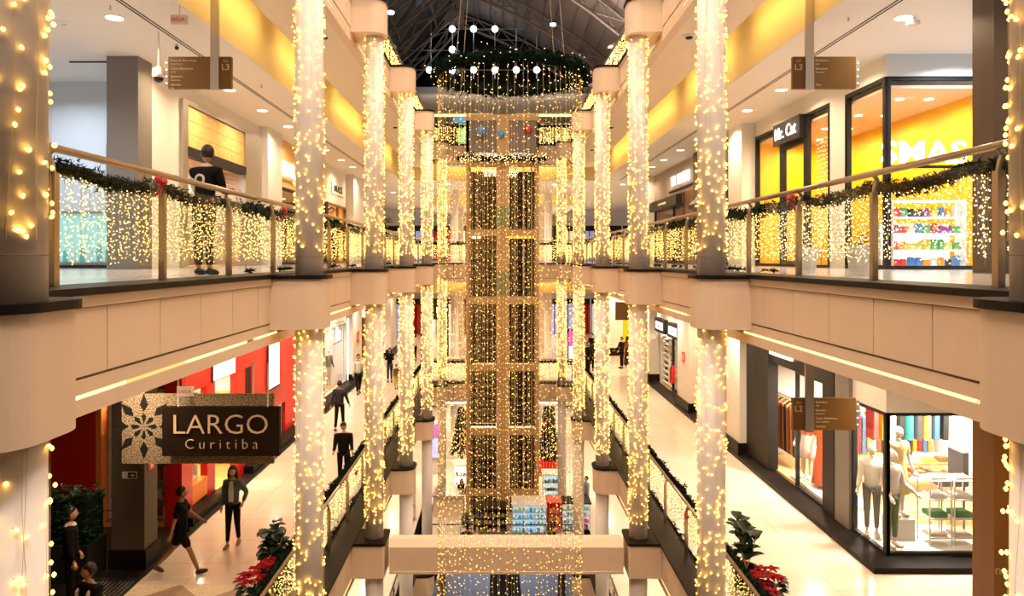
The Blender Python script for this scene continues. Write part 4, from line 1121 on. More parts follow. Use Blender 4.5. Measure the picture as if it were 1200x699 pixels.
wp.build('wood_panels', sf)
MB().use(M['shopglass']).box(-7.82, -7.81, 17.6, 21.6, .05, 2.72).build('glass', sf)
mb = MB().use(M['print_white'])
for k in range(26):
    for j in range(14): mb.octa((-7.98, 17.75 + k * .145, 1.15 + j * .11), .022)
tag(mb.build('bead_strings'), 'rows of white bead strings hanging inside the steel framed shop front', 'beads', kind='stuff')
pil(s, 23.05, 24.55, z, RZT, x=7.5)
# jeweller
wseg(s, 24.55, 32.0, 2.75, RZT, wood_mat('orange_wood', (.80, .42, .10), (.90, .55, .20), .3, (1, 1, 8)), label='orange wooden header of the jeweller shop')
room(s, 24.6, 31.9, z, 2.7, 1.8, M['darkwood'], M['peach'], M['wood'], 60, (1, .85, .65))
frame(s, 24.6, 32.0, z, 2.75, M['charcoal'], .1, lab='dark jeweller shop window behind tall indoor plants', mull=(27.6,))
sg = empty('shop_sign', (-7.7, 25.6, 3.3), 'lit white letters VIVARA on the orange wooden header', 'sign')
MB().use(M['steel']).box(-7.78, -7.73, 24.75, 27.3, 3.0, 3.04).build('letter_rail', sg)
text('VIVARA', .74, (-7.70, 26.1, 3.38), RL, M['lit_white'], parent=sg, bold=.01, sx=.9)
wseg(s, 32.0, 36.2, 2.75, RZT, M['wall_white']); room(s, 32.3, 36.0, z, 2.7, 1.8, M['yellow'], M['peach'], M['wood'], 120, (1, .75, .4))
frame(s, 32.3, 36.1, z, 2.75, M['darkwood'], .1, lab='yellow lit shop window on the upper left before the last column', mull=(34.4,))
sg = empty('shop_sign', (-7.7, 34, 3.4), 'small dark letters on the cream header of the yellow lit left shop', 'sign')
MB().use(M['wall_white']).box(-7.775, -7.74, 32.9, 35.6, 3.2, 3.75).build('sign_panel', sg)
text('BALACCI', .42, (-7.73, 34.2, 3.46), RL, M['black'], parent=sg, bold=.01)
pil(s, 36.2, 39.0, z, RZT, x=7.4)

# brown pillars at the near right, both levels
for z_, zt, l in ((Z3, RZT, 'upper'), (Z2, Z2 + RZT, 'lower')):
    b = MB().use(M['brown_pillar'] if z_ == 0 else mat('copper_brown_panel', (.15, .058, .012), .4)).box(7.27, 7.85, 10.9, 11.4, z_, zt); struct(b, 'pillar', label='tall brown pillar at the near right of the %s gallery' % l)
o = text('nso', .20, (7.42, 10.895, Z2 + 1.62), RF, col((.40, .25, .13)), ext=.004); tag(o, 'faint pale lettering on the lower brown pillar', 'lettering')

# ================= LOWER LEVEL, RIGHT
s = 1; z = Z2; zt = Z2 + RZT
b = MB().use(M['granite']).add([(7.32, 14.48, z), (15, 14.48, z), (15, 14.9, z), (7.78, 14.9, z), (7.78, 37, z), (7.32, 37, z)] + [(7.32, 14.48, z + .12), (15, 14.48, z + .12), (15, 14.9, z + .2), (7.78, 14.9, z + .2), (7.78, 37, z + .2), (7.32, 37, z + .12)],
    [(5, 4, 3, 0), (3, 2, 1, 0), (6, 9, 10, 11), (6, 7, 8, 9), (0, 1, 7, 6), (5, 0, 6, 11), (4, 5, 11, 10), (3, 4, 10, 9), (2, 3, 9, 8), (1, 2, 8, 7)])
struct(b, 'baseboard_right', label='broad black granite plinth under the lower right shop fronts')
ZF = z + .2
b = MB().use(M['wall_white']).box(7.78, 15, 14.88, 15.0, z + 3.14, zt); struct(b, 'wall_right'); wseg(s, 15.0, 16.3, z + 3.14, zt, M['wall_white'])
wseg(s, 16.3, 17.0, ZF, zt, M['grey_pillar'], 7.70, .2, 'dark steel shop pier'); wseg(s, 17.0, 17.6, ZF, zt, M['charcoal'], 7.68, .25, 'black shop pier beside the corner window')
wseg(s, 17.6, 21.0, z + 3.3, zt, M['charcoal'], 7.72, .2, 'black header over the fashion shop opening'); wseg(s, 21.0, 22.8, ZF, zt, M['charcoal'], 7.62, .3, 'black pier between fashion shop and white pilaster')
ho = MB().use(M['lit_white']).box(7.66, 7.715, 19.4, 21.0, z + 3.55, z + 3.67); tag(ho.build('header_lamp'), 'bright white tube lamp on the black header of the fashion shop', 'lamp')
# big interior
struct(MB().use(M['white']).box(12.0, 12.1, 15.0, 22.8, ZF, z + 3.6), 'wall_shop_side'); struct(MB().use(M['white']).box(7.98, 12.0, 22.7, 22.8, ZF, z + 3.6), 'wall_shop_back', label='white back wall of the fashion shop')
struct(MB().use(M['ceil']).box(7.93, 12, 15.0, 22.8, z + 3.5, z + 3.6), 'ceiling'); struct(MB().use(mat('blond_wood_floor', (.85, .55, .22), .35)).box(7.9, 12, 15.0, 22.8, z + .05, ZF - .01), 'floor', label='blond wood floor of the fashion shop')
for x, y, e_ in ((8.6, 15.8, 250), (10.0, 15.9, 220), (9.2, 18.2, 230), (11, 18, 180), (8.6, 20, 170), (10.6, 21, 150)):
    area('shop_lamp', (x, y, z + 3.45), (0, 0, 0), .35, .35, e_, (1, .88, .70), 160)
    downl = MB().use(M['lamp']).lathe((x, y, z + 3.5), [(.10, -.015), (.10, 0)], 12); tag(downl.build('shop_spotlight'), 'round spotlight over the %s part of the fashion shop' % {8.6: 'corner display' if y < 17 else 'back left', 10.0: 'shelf tower', 9.2: 'middle', 11: 'right', 10.6: 'back right'}[x], 'ceiling light', 'spotlights in the fashion shop')
frame(s, 14.9, 16.3, ZF, z + 3.14, M['black'], .07, lab='side window of the corner fashion shop on the lower right gallery')
ffram(7.80, 9.98, 14.94, ZF, z + 3.14, M['black'], 'front display window of the corner fashion shop on the lower right gallery', .07)
frame(s, 17.6, 19.4, ZF, z + 3.3, M['black'], .06, lab='narrow shop window with the orange dress')
b = MB().use(M['white']).box(7.9, 9.95, 15.0, 16.5, ZF, ZF + .04); tag(b.build('display_floor'), 'low glowing white platform in the corner shop window', 'platform')
b = MB().use(M['white']).box(7.95, 8.9, 17.65, 20.2, ZF, ZF + .08); tag(b.build('display_floor'), 'low white platform under the orange dress', 'platform')
def mannequin(lab, x, y, zb, rz, h, top, bot, skirt=None, sleeve='long', arms=((.1, .25, .2), (.1, .25, .2)), nm='mannequin'):
    e = person(lab, (x, y, zb + .03), rz, h, sk='mannequin', top=top, bot=bot, hair=None, shoe='mannequin', face=False, sleeve=sleeve, female=True, arms=arms, name=nm, cat='mannequin', dress=skirt, sub=1)
    MB().use(M['white']).lathe((0, 0, -.03 / (h / 1.72)), [(.2, 0), (.2, .012)], 20).build('foot_plate', e, rel=False); return e
gm = mat('olive_cloth', (.10, .14, .05), .7); yc = mat('pale_yellow_cloth', (.78, .62, .30), .7); oc = mat('orange_cloth', (.85, .13, .015), .6)
mannequin('white mannequin in a white jacket and olive green trousers in the corner window', 8.08, 15.25, ZF + .04, R(20), 1.95, whitecloth, gm, arms=((.2, .7, .25), (.2, .8, .25)))
mannequin('white mannequin in a pale blouse and grey trousers at the left of the corner window', 7.98, 15.85, ZF + .04, R(-20), 1.92, M['white'], greycloth)
wp_ = MB().use(M['white']).box(8.28, 8.76, 15.55, 16.0, ZF + .04, ZF + .50); tag(wp_.build('display_block'), 'white square display block under the yellow dressed mannequin', 'block')
mannequin('white mannequin in a pale yellow dress standing on a white block', 8.52, 15.78, ZF + .50, R(10), 1.85, yc, None, (yc, .45, .21), 'short')
mannequin('white mannequin in an orange top and white skirt at the lower right shop', 8.25, 19.8, ZF + .08, R(-50), 1.85, oc, None, (M['white'], .55, .22), 'short')
mannequin('white mannequin in a long orange dress at the lower right shop', 8.36, 19.05, ZF + .08, R(-50), 1.85, oc, None, (oc, .08, .30), 'short')
def wire_shelf(x, lab):
    e = empty('wire_shelf', (x, 15.5, ZF + .04), lab, 'shelves')
    for dx in (0, .46):
        for dy in (0, .45): MB().use(M['white']).box(x + dx - .012, x + dx + .012, 15.25 + dy, 15.274 + dy, ZF + .04, ZF + 1.45).build('post', e)
    for k in range(4): MB().use(M['white']).box(x + .013, x + .447, 15.25, 15.72, ZF + .2 + k * .40, ZF + .225 + k * .40).build('shelf', e)
for x, l in ((8.90, 'white wire shelf tower beside the display block'), (9.42, 'white wire shelf tower at the right of the corner window')):
    wire_shelf(x, l)
    for k, (c, h_) in enumerate((((.7, .6, .5), .05), ((.06, .22, .07), .11), ((.75, .75, .72), .08), ((.8, .75, .6), .04))):
        b = MB().use(col(c)).box(x + .05, x + .41, 15.32, 15.64, ZF + .226 + k * .40, ZF + .226 + k * .40 + h_); b.box(x + .08, x + .38, 15.34, 15.6, ZF + .226 + k * .4 + h_, ZF + .24 + k * .4 + h_)
        tag(b.build('folded_garment'), '%s folded garment on the %s' % (('beige', 'green', 'white', 'cream')[k], l[6:]), 'folded garment')
for k, (x0, x1, y0, y1, zz) in enumerate(((9.2, 11.2, 17.0, 17.7, .95), (9.6, 11.6, 18.6, 19.3, .85))):
    e = empty('display_table', ((x0 + x1) / 2, (y0 + y1) / 2, ZF), ('front white display table heaped with folded clothes in the fashion shop', 'rear wooden display table with clothes in the fashion shop')[k], 'table')
    MB().use((M['white'], M['wood'])[k]).box(x0, x1, y0, y1, ZF + zz - .05, ZF + zz).build('top', e)
    for a_ in (x0 + .05, x1 - .05):
        for c_ in (y0 + .05, y1 - .05): MB().use(M['steel']).box(a_ - .02, a_ + .02, c_ - .02, c_ + .02, ZF, ZF + zz - .05).build('leg', e)
    goods(10, lambda j: (x0 + .2 + (j % 5) * .38, y0 + .2 + (j // 5) * .32, ZF + zz), 'folded garment on the fashion shop %s table' % ('front', 'rear')[k], 'folded_garment', 'folded garment', size=(.3, .26, .12), cols=[(.8, .5, .08), (.75, .15, .05), (.8, .75, .65), (.2, .12, .05), (.6, .4, .1)])
# hanging clothes on the shop's back rail
e = empty('clothes_rail', (10, 20.2, ZF), 'long clothes rail at the back of the fashion shop', 'clothes rail')
MB().use(M['steel']).tube([(8.6, 20.2, ZF + 1.9), (11.8, 20.2, ZF + 1.9)], .02, 6).build('bar', e)
for x in (8.6, 11.8): MB().use(M['steel']).tube([(x, 20.2, ZF), (x, 20.2, ZF + 1.9)], .02, 6).build('upright', e)
gc = [(.05, .05, .05), (.8, .6, .1), (.7, .05, .04), (.8, .8, .8), (.1, .4, .3), (.04, .04, .05), (.8, .4, .05), (.75, .05, .05), (.1, .2, .4), (.5, .35, .1), (.7, .7, .65), (.3, .1, .05)]
def garment(x, y, zt_, c, lab, ax='x', L=1.15, grp='garments on the rails of the fashion shop'):
    b = MB().use(col(c)); w = .045; d = .20
    P = lambda u, v, q: (x + u, y + v, q) if ax == 'x' else (x + v, y + u, q)
    top = [P(-w * .4, -.04, zt_), P(w * .4, -.04, zt_), P(w * .4, .04, zt_), P(-w * .4, .04, zt_)]
    mid = [P(-w, -d, zt_ - .12), P(w, -d, zt_ - .12), P(w, d, zt_ - .12), P(-w, d, zt_ - .12)]
    bt = [P(-w * 1.2, -d * .9, zt_ - L), P(w * 1.2, -d * .9, zt_ - L), P(w * 1.2, d * .9, zt_ - L), P(-w * 1.2, d * .9, zt_ - L)]
    b.add(top + mid + bt, [(0, 1, 2, 3)] + [(i, i + 4, (i + 1) % 4 + 4, (i + 1) % 4) for i in range(4)] + [(i + 4, i + 8, (i + 1) % 4 + 8, (i + 1) % 4 + 4) for i in range(4)] + [(11, 10, 9, 8)])
    b.use(M['steel']).tube([P(0, 0, zt_), P(0, 0, zt_ + .05)], .006, 4)
    tag(b.build('hanging_garment'), lab, 'garment', grp)
for k in range(22): garment(8.80 + k * .14, 20.2, ZF + 1.84, gc[k % 12], '%s garment on the back rail of the fashion shop, %s from the left' % (cname(gc[k % 12]), OR[k]))
e = empty('clothes_rail', (8.5, 21.6, ZF), 'short rail of long dresses beside the black pier of the fashion shop', 'clothes rail')
MB().use(M['steel']).tube([(8.5, 20.75, ZF + 1.95), (8.5, 22.6, ZF + 1.95)], .02, 6).build('bar', e)
for y in (20.75, 22.6): MB().use(M['steel']).tube([(8.5, y, ZF), (8.5, y, ZF + 1.95)], .02, 6).build('upright', e)
for k in range(11): garment(8.5, 20.9 + k * .155, ZF + 1.88, [(.03, .03, .03), (.6, .4, .15), (.65, .03, .03), (.7, .35, .1)][k % 4], 'long dress on the short rail beside the black pier, %s from the front' % OR[k], 'y', 1.5, 'dresses on the short rail')
# colourful wall of hangings and armchair
for k, c in enumerate(((.7, .05, .04), (.8, .45, .05), (.75, .75, .7), (.02, .02, .02), (.03, .25, .22), (.05, .05, .06), (.75, .4, .08), (.05, .12, .3), (.02, .02, .02), (.75, .7, .6))):
    garment(8.45 + k * .20, 16.75, ZF + 2.95, c, '%s long garment hanging high behind the mannequins' % ('red', 'amber', 'white', 'black', 'teal', 'dark grey', 'ochre', 'blue', 'rear black', 'cream')[k], 'x', 1.0, 'garments hanging high behind the mannequins')
b = MB().use(M['steel']).tube([(8.3, 16.75, ZF + 3.0), (10.5, 16.75, ZF + 3.0)], .02, 6)
for x in (8.3, 10.5): b.tube([(x, 16.75, ZF + 3.0), (x, 16.75, z + 3.5)], .012, 4)
tag(b.build('hanging_rail'), 'ceiling hung steel rail behind the mannequins', 'clothes rail')
ac = empty('armchair', (10.3, 17.0, ZF), 'dark grey high backed armchair beyond the display table in the fashion shop', 'armchair')
ac.location = (10.0, 16.3, ZF)
b = MB().use(col((.05, .045, .045), .6)); b.box(9.7, 10.3, 16.2, 16.75, ZF + 1.0, ZF + 1.16); b.build('seat', ac)
b = MB().use(col((.05, .045, .045), .6)); b.prism([(10.2, 16.2), (10.36, 16.25), (10.36, 16.75), (10.2, 16.75)], ZF + 1.0, ZF + 1.75); b.build('backrest', ac)
for dx in (9.75, 10.25):
    for dy in (16.25, 16.7): MB().use(M['black']).tube([(dx, dy, ZF), (dx, dy, ZF + 1.0)], .02, 6).build('leg', ac)
pil(s, 22.8, 24.1, z, zt, M['wall_white'], 7.40, M['granite'])
wseg(s, 24.1, 29.0, z + .2, zt, M['orange'], 7.84, .1, 'orange wall of a recessed shop front')
for k, (y, z0_, hh, l) in enumerate(((24.9, 1.9, 1.1, 'upper'), (24.9, 1.0, .75, 'lower'))):
    e = empty('framed_picture', (7.8, y, z + z0_), '%s dark framed picture on the orange wall' % l, 'picture')
    MB().use(M['black']).box(7.78, 7.835, y - .38, y + .38, z + z0_, z + z0_ + hh).build('frame', e)
    b = MB().use(mat('print_brown_%d' % k, (.16, .06, .04), .5, noise=(5, .9))).box(7.77, 7.78, y - .32, y + .32, z + z0_ + .06, z + z0_ + hh - .06); b.build('print', e)
pil(s, 29.0, 30.9, z, zt, M['wall_white'], 7.45, M['granite'])
e = empty('fire_sign', (7.43, 29.9, z + 1.9), 'small square red fire equipment sign on the white pilaster', 'sign')
MB().use(M['red_bright']).box(7.42, 7.445, 29.65, 30.05, z + 2.05, z + 2.45).build('plate', e); MB().use(M['white']).box(7.41, 7.42, 29.80, 29.90, z + 2.12, z + 2.38).build('symbol', e)
e = empty('fire_extinguisher', (7.3, 31.15, z + .7), 'red fire extinguisher on the wall by the glass door', 'fire extinguisher')
MB().use(M['red_bright']).lathe((7.30, 31.2, z + .95), [(.10, 0), (.12, .04), (.12, .62), (.05, .74), (.04, .78)], 14).build('cylinder', e, smooth=True)
MB().use(M['black']).box(7.26, 7.34, 31.15, 31.25, z + 1.73, z + 1.80).tube([(7.3, 31.2, z + 1.76), (7.2, 31.1, z + 1.6), (7.2, 31.05, z + 1.1)], .018, 6).build('valve_and_hose', e)
MB().use(M['steel']).box(7.36, 7.60, 31.05, 31.35, z + 1.2, z + 1.26).box(7.41, 7.60, 31.05, 31.35, z + 1.5, z + 1.56).build('bracket', e)
wseg(s, 30.9, 36.4, z + 3.0, zt, M['wall_white'])
room(s, 31.0, 33.1, z + .02, z + 3.0, 2.0, mat('dusty_grey', (.45, .40, .38), .6), M['peach'], M['wood'], 50)
room(s, 33.3, 36.3, z + .02, z + 3.0, 2.0, M['white'], M['peach'], M['wood'], 110)
frame(s, 31.0, 33.2, z + .2, z + 3.0, M['charcoal'], .14, name='shop_door', lab='tall dark framed glass door under the pale blue lit sign')
for y0, l, mm in ((31.3, 'pale blue lit box sign over the dark framed door', 'lit_blue'), (34.0, 'dark framed small lit sign over the shoe shelves', 'lit_white')):
    e = empty('shop_sign', (7.5, y0, z + 3.1), l, 'sign')
    MB().use(M['charcoal']).box(7.55, 7.77, y0 - .1, y0 + 1.9, z + 2.75, z + 3.4).build('box', e)
    MB().use(M[mm]).box(7.53, 7.55, y0 + .15, y0 + 1.6, z + 2.9, z + 3.25).build('lit_face', e)
    MB().use(M['charcoal']).box(7.522, 7.53, y0 + .75, y0 + 1.0, z + 3.02, z + 3.12).build('faint_mark', e)
for k in range(2):
    shelf_unit(8.0, 8.3, 33.45 + k * 1.4, 34.75 + k * 1.4, z + .22, z + 2.5, 8, M['white'], '%s white shelf rack of shoes in the lower right shoe shop' % ('front', 'rear')[k], 5, 'shoe on the %s rack of the shoe shop' % ('front', 'rear')[k], (.14, .18, .10), axis='y', cols=[(.04, .03, .03), (.25, .12, .06), (.6, .5, .4), (.1, .1, .12)], name2='shoe', cat2='shoe')
pil(s, 36.4, 38.6, z, zt, M['wall_white'], 7.4, M['granite'])
wseg(s, 38.6, 47.0, z + 3.0, zt, M['wall_white']); room(s, 38.7, 47, z + .02, z + 3.0, 2.6, M['yellow'], M['peach'], M['wood'], 160, (1, .75, .4))
sg = empty('hanging_sign', (6.4, 42, z + 3), 'brown slatted sign box hanging past the last lower right columns', 'sign')
MB().use(M['bronze_sign']).box(6.3, 7.4, 40.0, 40.2, z + 2.9, z + 3.9).build('panel', sg); MB().use(M['steel']).box(6.8, 6.86, 40.08, 40.12, z + 3.9, z + 4.44).build('post', sg)

# ================= LOWER LEVEL, LEFT
s = -1
b = MB().use(M['darkfloor']).box(-15, -7.18, YN, 17.0, Z2 + .001, Z2 + .012).box(-7.78, -7.18, 17.0, 37, Z2 + .001, Z2 + .012); struct(b, 'floor', label='black granite floor strip at the lower left entrance')
b = MB().use(M['granite']).box(-7.78, -7.34, 17.0, 19.1, z + .012, z + .22).box(-7.78, -7.34, 21.2, 37.0, z + .012, z + .22); struct(b, 'baseboard_left')
b = MB().use(mat('olive_grey_pillar', (.085, .070, .050), .6)).box(-8.02, -7.35, 14.7, 15.25, z + .40, zt); b.use(M['granite']).box(-8.07, -7.30, 14.65, 15.30, z + .012, z + .40); struct(b, 'pillar', label='square grey pillar with black base on the lower left gallery')
for (x0, x1, y0, y1, l, mA, mB, zz) in ((-7.75, -7.50, 14.67, 14.69, 'small exit sign with arrow on the front of the lower left grey pillar', 'print_white', 'black', 1.85),):
    e = empty('exit_sign', (x0, y0, z + zz), l, 'sign')
    MB().use(M[mA]).box(x0 - .04, x1, y0, y1, z + zz, z + zz + .14).build('plate', e); MB().use(M[mB]).box(x0 + .08, x1 - .01, y0 - .006, y0, z + zz + .015, z + zz + .125).build('arrow_field', e)
    MB().use(M['print_white']).add([(x0 + .11, y0 - .008, z + zz + .06), (x0 + .17, y0 - .008, z + zz + .06), (x0 + .17, y0 - .008, z + zz + .035), (x0 + .22, y0 - .008, z + zz + .07), (x0 + .17, y0 - .008, z + zz + .105), (x0 + .17, y0 - .008, z + zz + .08), (x0 + .11, y0 - .008, z + zz + .08)], [(0, 1, 2, 3, 4, 5, 6)]).build('arrow', e)
e = empty('fire_sign', (-7.33, 15, z + 2), 'small red framed sign on the side of the lower left grey pillar', 'sign')
MB().use(M['red_bright']).box(-7.348, -7.335, 14.85, 15.10, z + 1.95, z + 2.22).build('plate', e); MB().use(M['print_white']).box(-7.335, -7.330, 14.92, 15.03, z + 1.99, z + 2.18).build('symbol', e)
# red shop: frontal part at y=17
RED = M['red']
b = MB().use(RED).box(-15, -9.62, 17.0, 17.4, z, zt).box(-8.0, -7.60, 17.0, 17.6, z + .012, zt).box(-9.62, -8.0, 17.0, 17.1, z + 3.3, zt)
b.use(M['orange']).box(-9.62, -9.50, 17.02, 17.6, z, z + 3.3)
struct(b, 'wall_left', label='glossy red wall of the red shop facing the entrance')
b = MB().use(M['red']).box(-7.78, -7.66, 17.6, 25.6, z + 3.05, zt); b.box(-7.80, -7.62, 18.55, 19.05, z + .1, z + 3.05).box(-7.80, -7.62, 20.6, 21.3, z + .012, z + 3.05).box(-7.80, -7.66, 22.0, 23.2, z + .2, z + 3.05)
b.use(M['charcoal']).box(-7.80, -7.70, 21.3, 22.0, z, z + 3.05); b.use(M['wall_white']).box(-7.80, -7.66, 23.2, 25.0, z + .2, z + 1.3); b.use(M['red']).box(-7.8, -7.66, 23.2, 25.6, z + 1.3, z + 3.05)
struct(b, 'wall_left', label='red shop front along the lower left walkway')
b = MB().use(M['yellow']).box(-9.8, -9.7, 17.65, 22, z, z + 3.05); b.use(M['white']).box(-9.7, -7.8, 22, 22.1, z, z + 3.05); b.use(M['peach']).box(-9.8, -7.8, 17.5, 22, z + 3.05, z + 3.1); b.use(M['wood']).box(-9.8, -7.78, 17.5, 22, z, z + .06); struct(b, 'wall_shop_left')
area('shop_lamp', (-8.7, 18.4, z + 3.0), (0, 0, 0), .5, .5, 150, (1, .80, .5)); area('shop_lamp', (-8.8, 20.5, z + 3.0), (0, 0, 0), .5, .5, 130, (1, .80, .5)); area('shop_lamp', (-9.1, 17.5, z + 3.1), (0, 0, 0), .3, .3, 50, (1, .75, .45))
shelf_unit(-9.48, -8.02, 17.3, 17.6, z + .1, z + 3.2, 7, M['white'], 'lit white shelves of souvenirs between the red walls', 9, 'souvenir between the red walls', (.12, .14, .25), back=M['print_white'], cols=[(.8, .5, .3), (.7, .1, .05), (.85, .8, .7), (.05, .04, .04), (.8, .6, .2)])
shelf_unit(-8.15, -7.85, 17.65, 18.5, z + .75, z + 2.9, 5, M['white'], 'white lit shelves of souvenirs facing the lower left walkway', 5, 'souvenir on the walkway side shelves', (.14, .12, .2), axis='y', cols=[(.8, .5, .3), (.85, .8, .7), (.7, .2, .1), (.3, .3, .3)])
b = MB().use(M['orange']).box(-7.85, -7.62, 17.6, 18.55, z + .3, z + .75); tag(b.build('display_plinth'), 'orange red plinth under the white souvenir shelves', 'plinth')
e = empty('wooden_door', (-8.8, 21.9, z), 'lit wooden door inside the red shop', 'door')
MB().use(M['wood']).box(-9.3, -8.3, 21.9, 21.96, z + .06, z + 2.3).build('frame', e); MB().use(M['peach']).box(-9.2, -8.4, 21.87, 21.9, z + .16, z + 2.2).build('panel', e); MB().use(M['steel']).ball((-8.5, 21.85, z + 1.15), .03).build('handle', e)
sg = empty('lightbox_sign', (-7.6, 19.8, z + 3.1), 'big glowing white light box high on the red shop front', 'light box')
MB().use(M['charcoal']).box(-7.66, -7.62, 18.9, 20.5, z + 3.08, z + 3.62).build('frame', sg); MB().use(M['screen']).box(-7.62, -7.60, 18.95, 20.45, z + 3.1, z + 3.6).build('lit_face', sg)
sg = empty('shop_sign', (-7.6, 20.2, z + 3.7), 'small white letters on the red header above the light box', 'sign')
MB().use(M['red_bright']).box(-7.64, -7.60, 19.3, 21.2, z + 3.66, z + 3.98).build('panel', sg); text('BRASIL', .36, (-7.59, 20.25, z + 3.82), RL, M['lit_white'], parent=sg)
sg = empty('screen', (-7.6, 23.5, z + 2), 'tall glowing white advertising screen on the red shop front', 'screen')
MB().use(M['charcoal']).box(-7.655, -7.60, 23.4, 24.6, z + 2.0, z + 3.55).build('frame', sg); MB().use(M['screen']).box(-7.60, -7.585, 23.47, 24.53, z + 2.07, z + 3.48).build('lit_face', sg)
# next shops left
wseg(s, 25.6, 27.0, z + .2, zt, M['red_bright'], 7.70, .1); wseg(s, 27.0, 27.35, z, zt, M['white'], 7.55, .3)
shelf_unit(-8.1, -7.88, 25.7, 26.9, z + .3, z + 2.9, 6, M['white'], 'white shelves of yellow boots beside the red shop', 4, 'yellow boot on the shelves beside the red shop', (.14, .12, .22), axis='y', cols=[(.8, .5, .05), (.75, .6, .3)], name2='boot', cat2='boot') if False else None
wseg(s, 27.35, 36.2, z + 3.2, zt, M['wall_white']); room(s, 27.4, 36.1, z + .02, z + 3.2, 2.2, M['wall_white'], M['ceil'], M['wood'], 260, (1, .9, .75), 3)
frame(s, 27.4, 31.6, z + .2, z + 3.2, M['charcoal'], .1, lab='dark framed window of the lower left fashion shop', mull=(29.5,))
frame(s, 31.65, 36.2, z + .2, z + 3.2, M['white'], .07, lab='pale framed window with mannequins on the lower left', mull=(36.1,))
ll = MB().use(M['lit_white']).box(-7.72, -7.68, 36.2, 36.28, z + .2, z + 3.3); tag(ll.build('vertical_lamp'), 'thin vertical white light line at the edge of the lower left shop', 'lamp')
sg = empty('shop_sign', (-7.6, 33.8, z + 2.6), 'pale blue glowing round monogram sign in the lower left shop window', 'sign')
MB().use(M['steel']).box(-7.72, -7.68, 33.0, 34.9, z + 2.35, z + 2.4).build('letter_rail', sg); text('Rr', .95, (-7.66, 33.9, z + 2.75), RL, M['lit_blue'], parent=sg, bold=.015)
for k, (y, t_, b_, l) in enumerate(((30.6, gm, gm, 'mannequin in green in the lower left shop window'), (33.2, M['white'], palegrey, 'mannequin in white and grey in the lower left shop window'), (34.6, greycloth, whitecloth, 'mannequin in grey top in the lower left shop window'))):
    mannequin(l, -8.3, y, z + .05, R(60), 1.85, t_, b_)
pil(s, 36.3, 38.6, z, zt, M['wall_white'], 7.45, M['granite'])
e = empty('fire_sign', (-7.4, 37.4, z + 2.6), 'small red square sign on the white pilaster past the lower left shop', 'sign')
MB().use(M['red_bright']).box(-7.445, -7.42, 37.2, 37.8, z + 2.0, z + 2.5).build('plate', e); MB().use(M['white']).box(-7.42, -7.41, 37.45, 37.55, z + 2.1, z + 2.4).build('symbol', e)
wseg(s, 38.6, 46, z + 3.0, zt, M['wall_white']); room(s, 38.7, 46, z + .02, z + 3.0, 2.2, M['darkwood'], M['peach'], M['wood'], 150, (1, .85, .7))
shelf_unit(-8.4, -8.1, 39, 42, z + .1, z + 2.8, 5, M['white'], 'shelves of shoes in the far lower left shop', 7, 'item in the far lower left shop', (.2, .25, .25), axis='y')
pil(s, 46, 48.4, z, zt, M['wall_white'], 7.0, M['granite']); pil(1, 47, 49.4, z, zt, M['wall_white'], 7.0, M['granite'])
# LARGO sign
b = MB().use(speckle_mat('speckled_panel', (.09, .065, .04), (.36, .28, .18), 42)).box(-6.98, -4.24, 13.10, 13.16, Z2 + 2.60, Z2 + 3.86)
bd = empty('hanging_banner_panel', (-5.6, 13.1, Z2 + 3.9), 'speckled stone patterned panel with a dark eight pointed star hanging behind the brown sign', 'sign')
b.build('panel', bd)
st = MB().use(M['black'])
cx_, cz_ = -6.58, Z2 + 3.27
for k in range(8):
    a = k * PI / 4; 
    def P(r_, t_): return (cx_ + r_ * math.sin(a + t_), 13.095, cz_ + r_ * math.cos(a + t_))
    st.add([P(.05, 0), P(.19, .24), P(.24, 0), P(.19, -.24)], [(0, 1, 2, 3)]); st.add([P(.27, 0), P(.40, .19), P(.60, 0), P(.40, -.19)], [(0, 1, 2, 3)])
    st.add([(v[0], 13.099, v[2]) for v in (P(.27, 0), P(.40, .19), P(.60, 0), P(.40, -.19))], [(3, 2, 1, 0)])
st.build('star', bd)
for x in (-6.6, -4.62): MB().use(M['white']).tube([(x, 13.13, Z2 + 3.86), (x, 13.13, Z2 + 4.44)], .018, 6).build('hanger', bd)
sg = empty('hanging_sign', (-5.1, 12.98, Z2 + 3.4), 'large dark brown sign reading LARGO CURITIBA in cream letters', 'sign')
MB().use(mat('sign_brown', (.016, .008, .005), .7, spec=.1)).box(-6.16, -4.08, 12.90, 13.02, Z2 + 2.79, Z2 + 3.66).build('panel', sg)
GL = mat('cream_letters', (.62, .47, .30), .5)
text('LARGO', .50, (-5.12, 12.885, Z2 + 3.34), RF, GL, parent=sg, bold=-.006, sx=1.05, name='lettering'); text('C u r i t i b a', .25, (-5.10, 12.885, Z2 + 3.00), RF, GL, parent=sg, bold=-.005, name='lettering')
for x in (-5.9, -4.3): MB().use(M['white']).tube([(x, 12.96, Z2 + 3.66), (x, 12.96, Z2 + 4.44)], .014, 6).build('hanger', sg)
# small red-lettered exit sign above
e = empty('exit_sign', (-5.6, 12.5, Z2 + 4.0), 'small white sign with red letters hanging over the speckled panel', 'sign')
MB().use(M['white']).box(-5.72, -5.44, 12.5, 12.53, Z2 + 3.93, Z2 + 4.10).build('plate', e); text('SAÍDA', .08, (-5.58, 12.49, Z2 + 4.01), RF, M['red_bright'], parent=e, ext=.002)
MB().use(M['steel']).tube([(-5.58, 12.515, Z2 + 4.10), (-5.58, 12.515, Z2 + 4.44)], .008, 5).build('hanger', e)
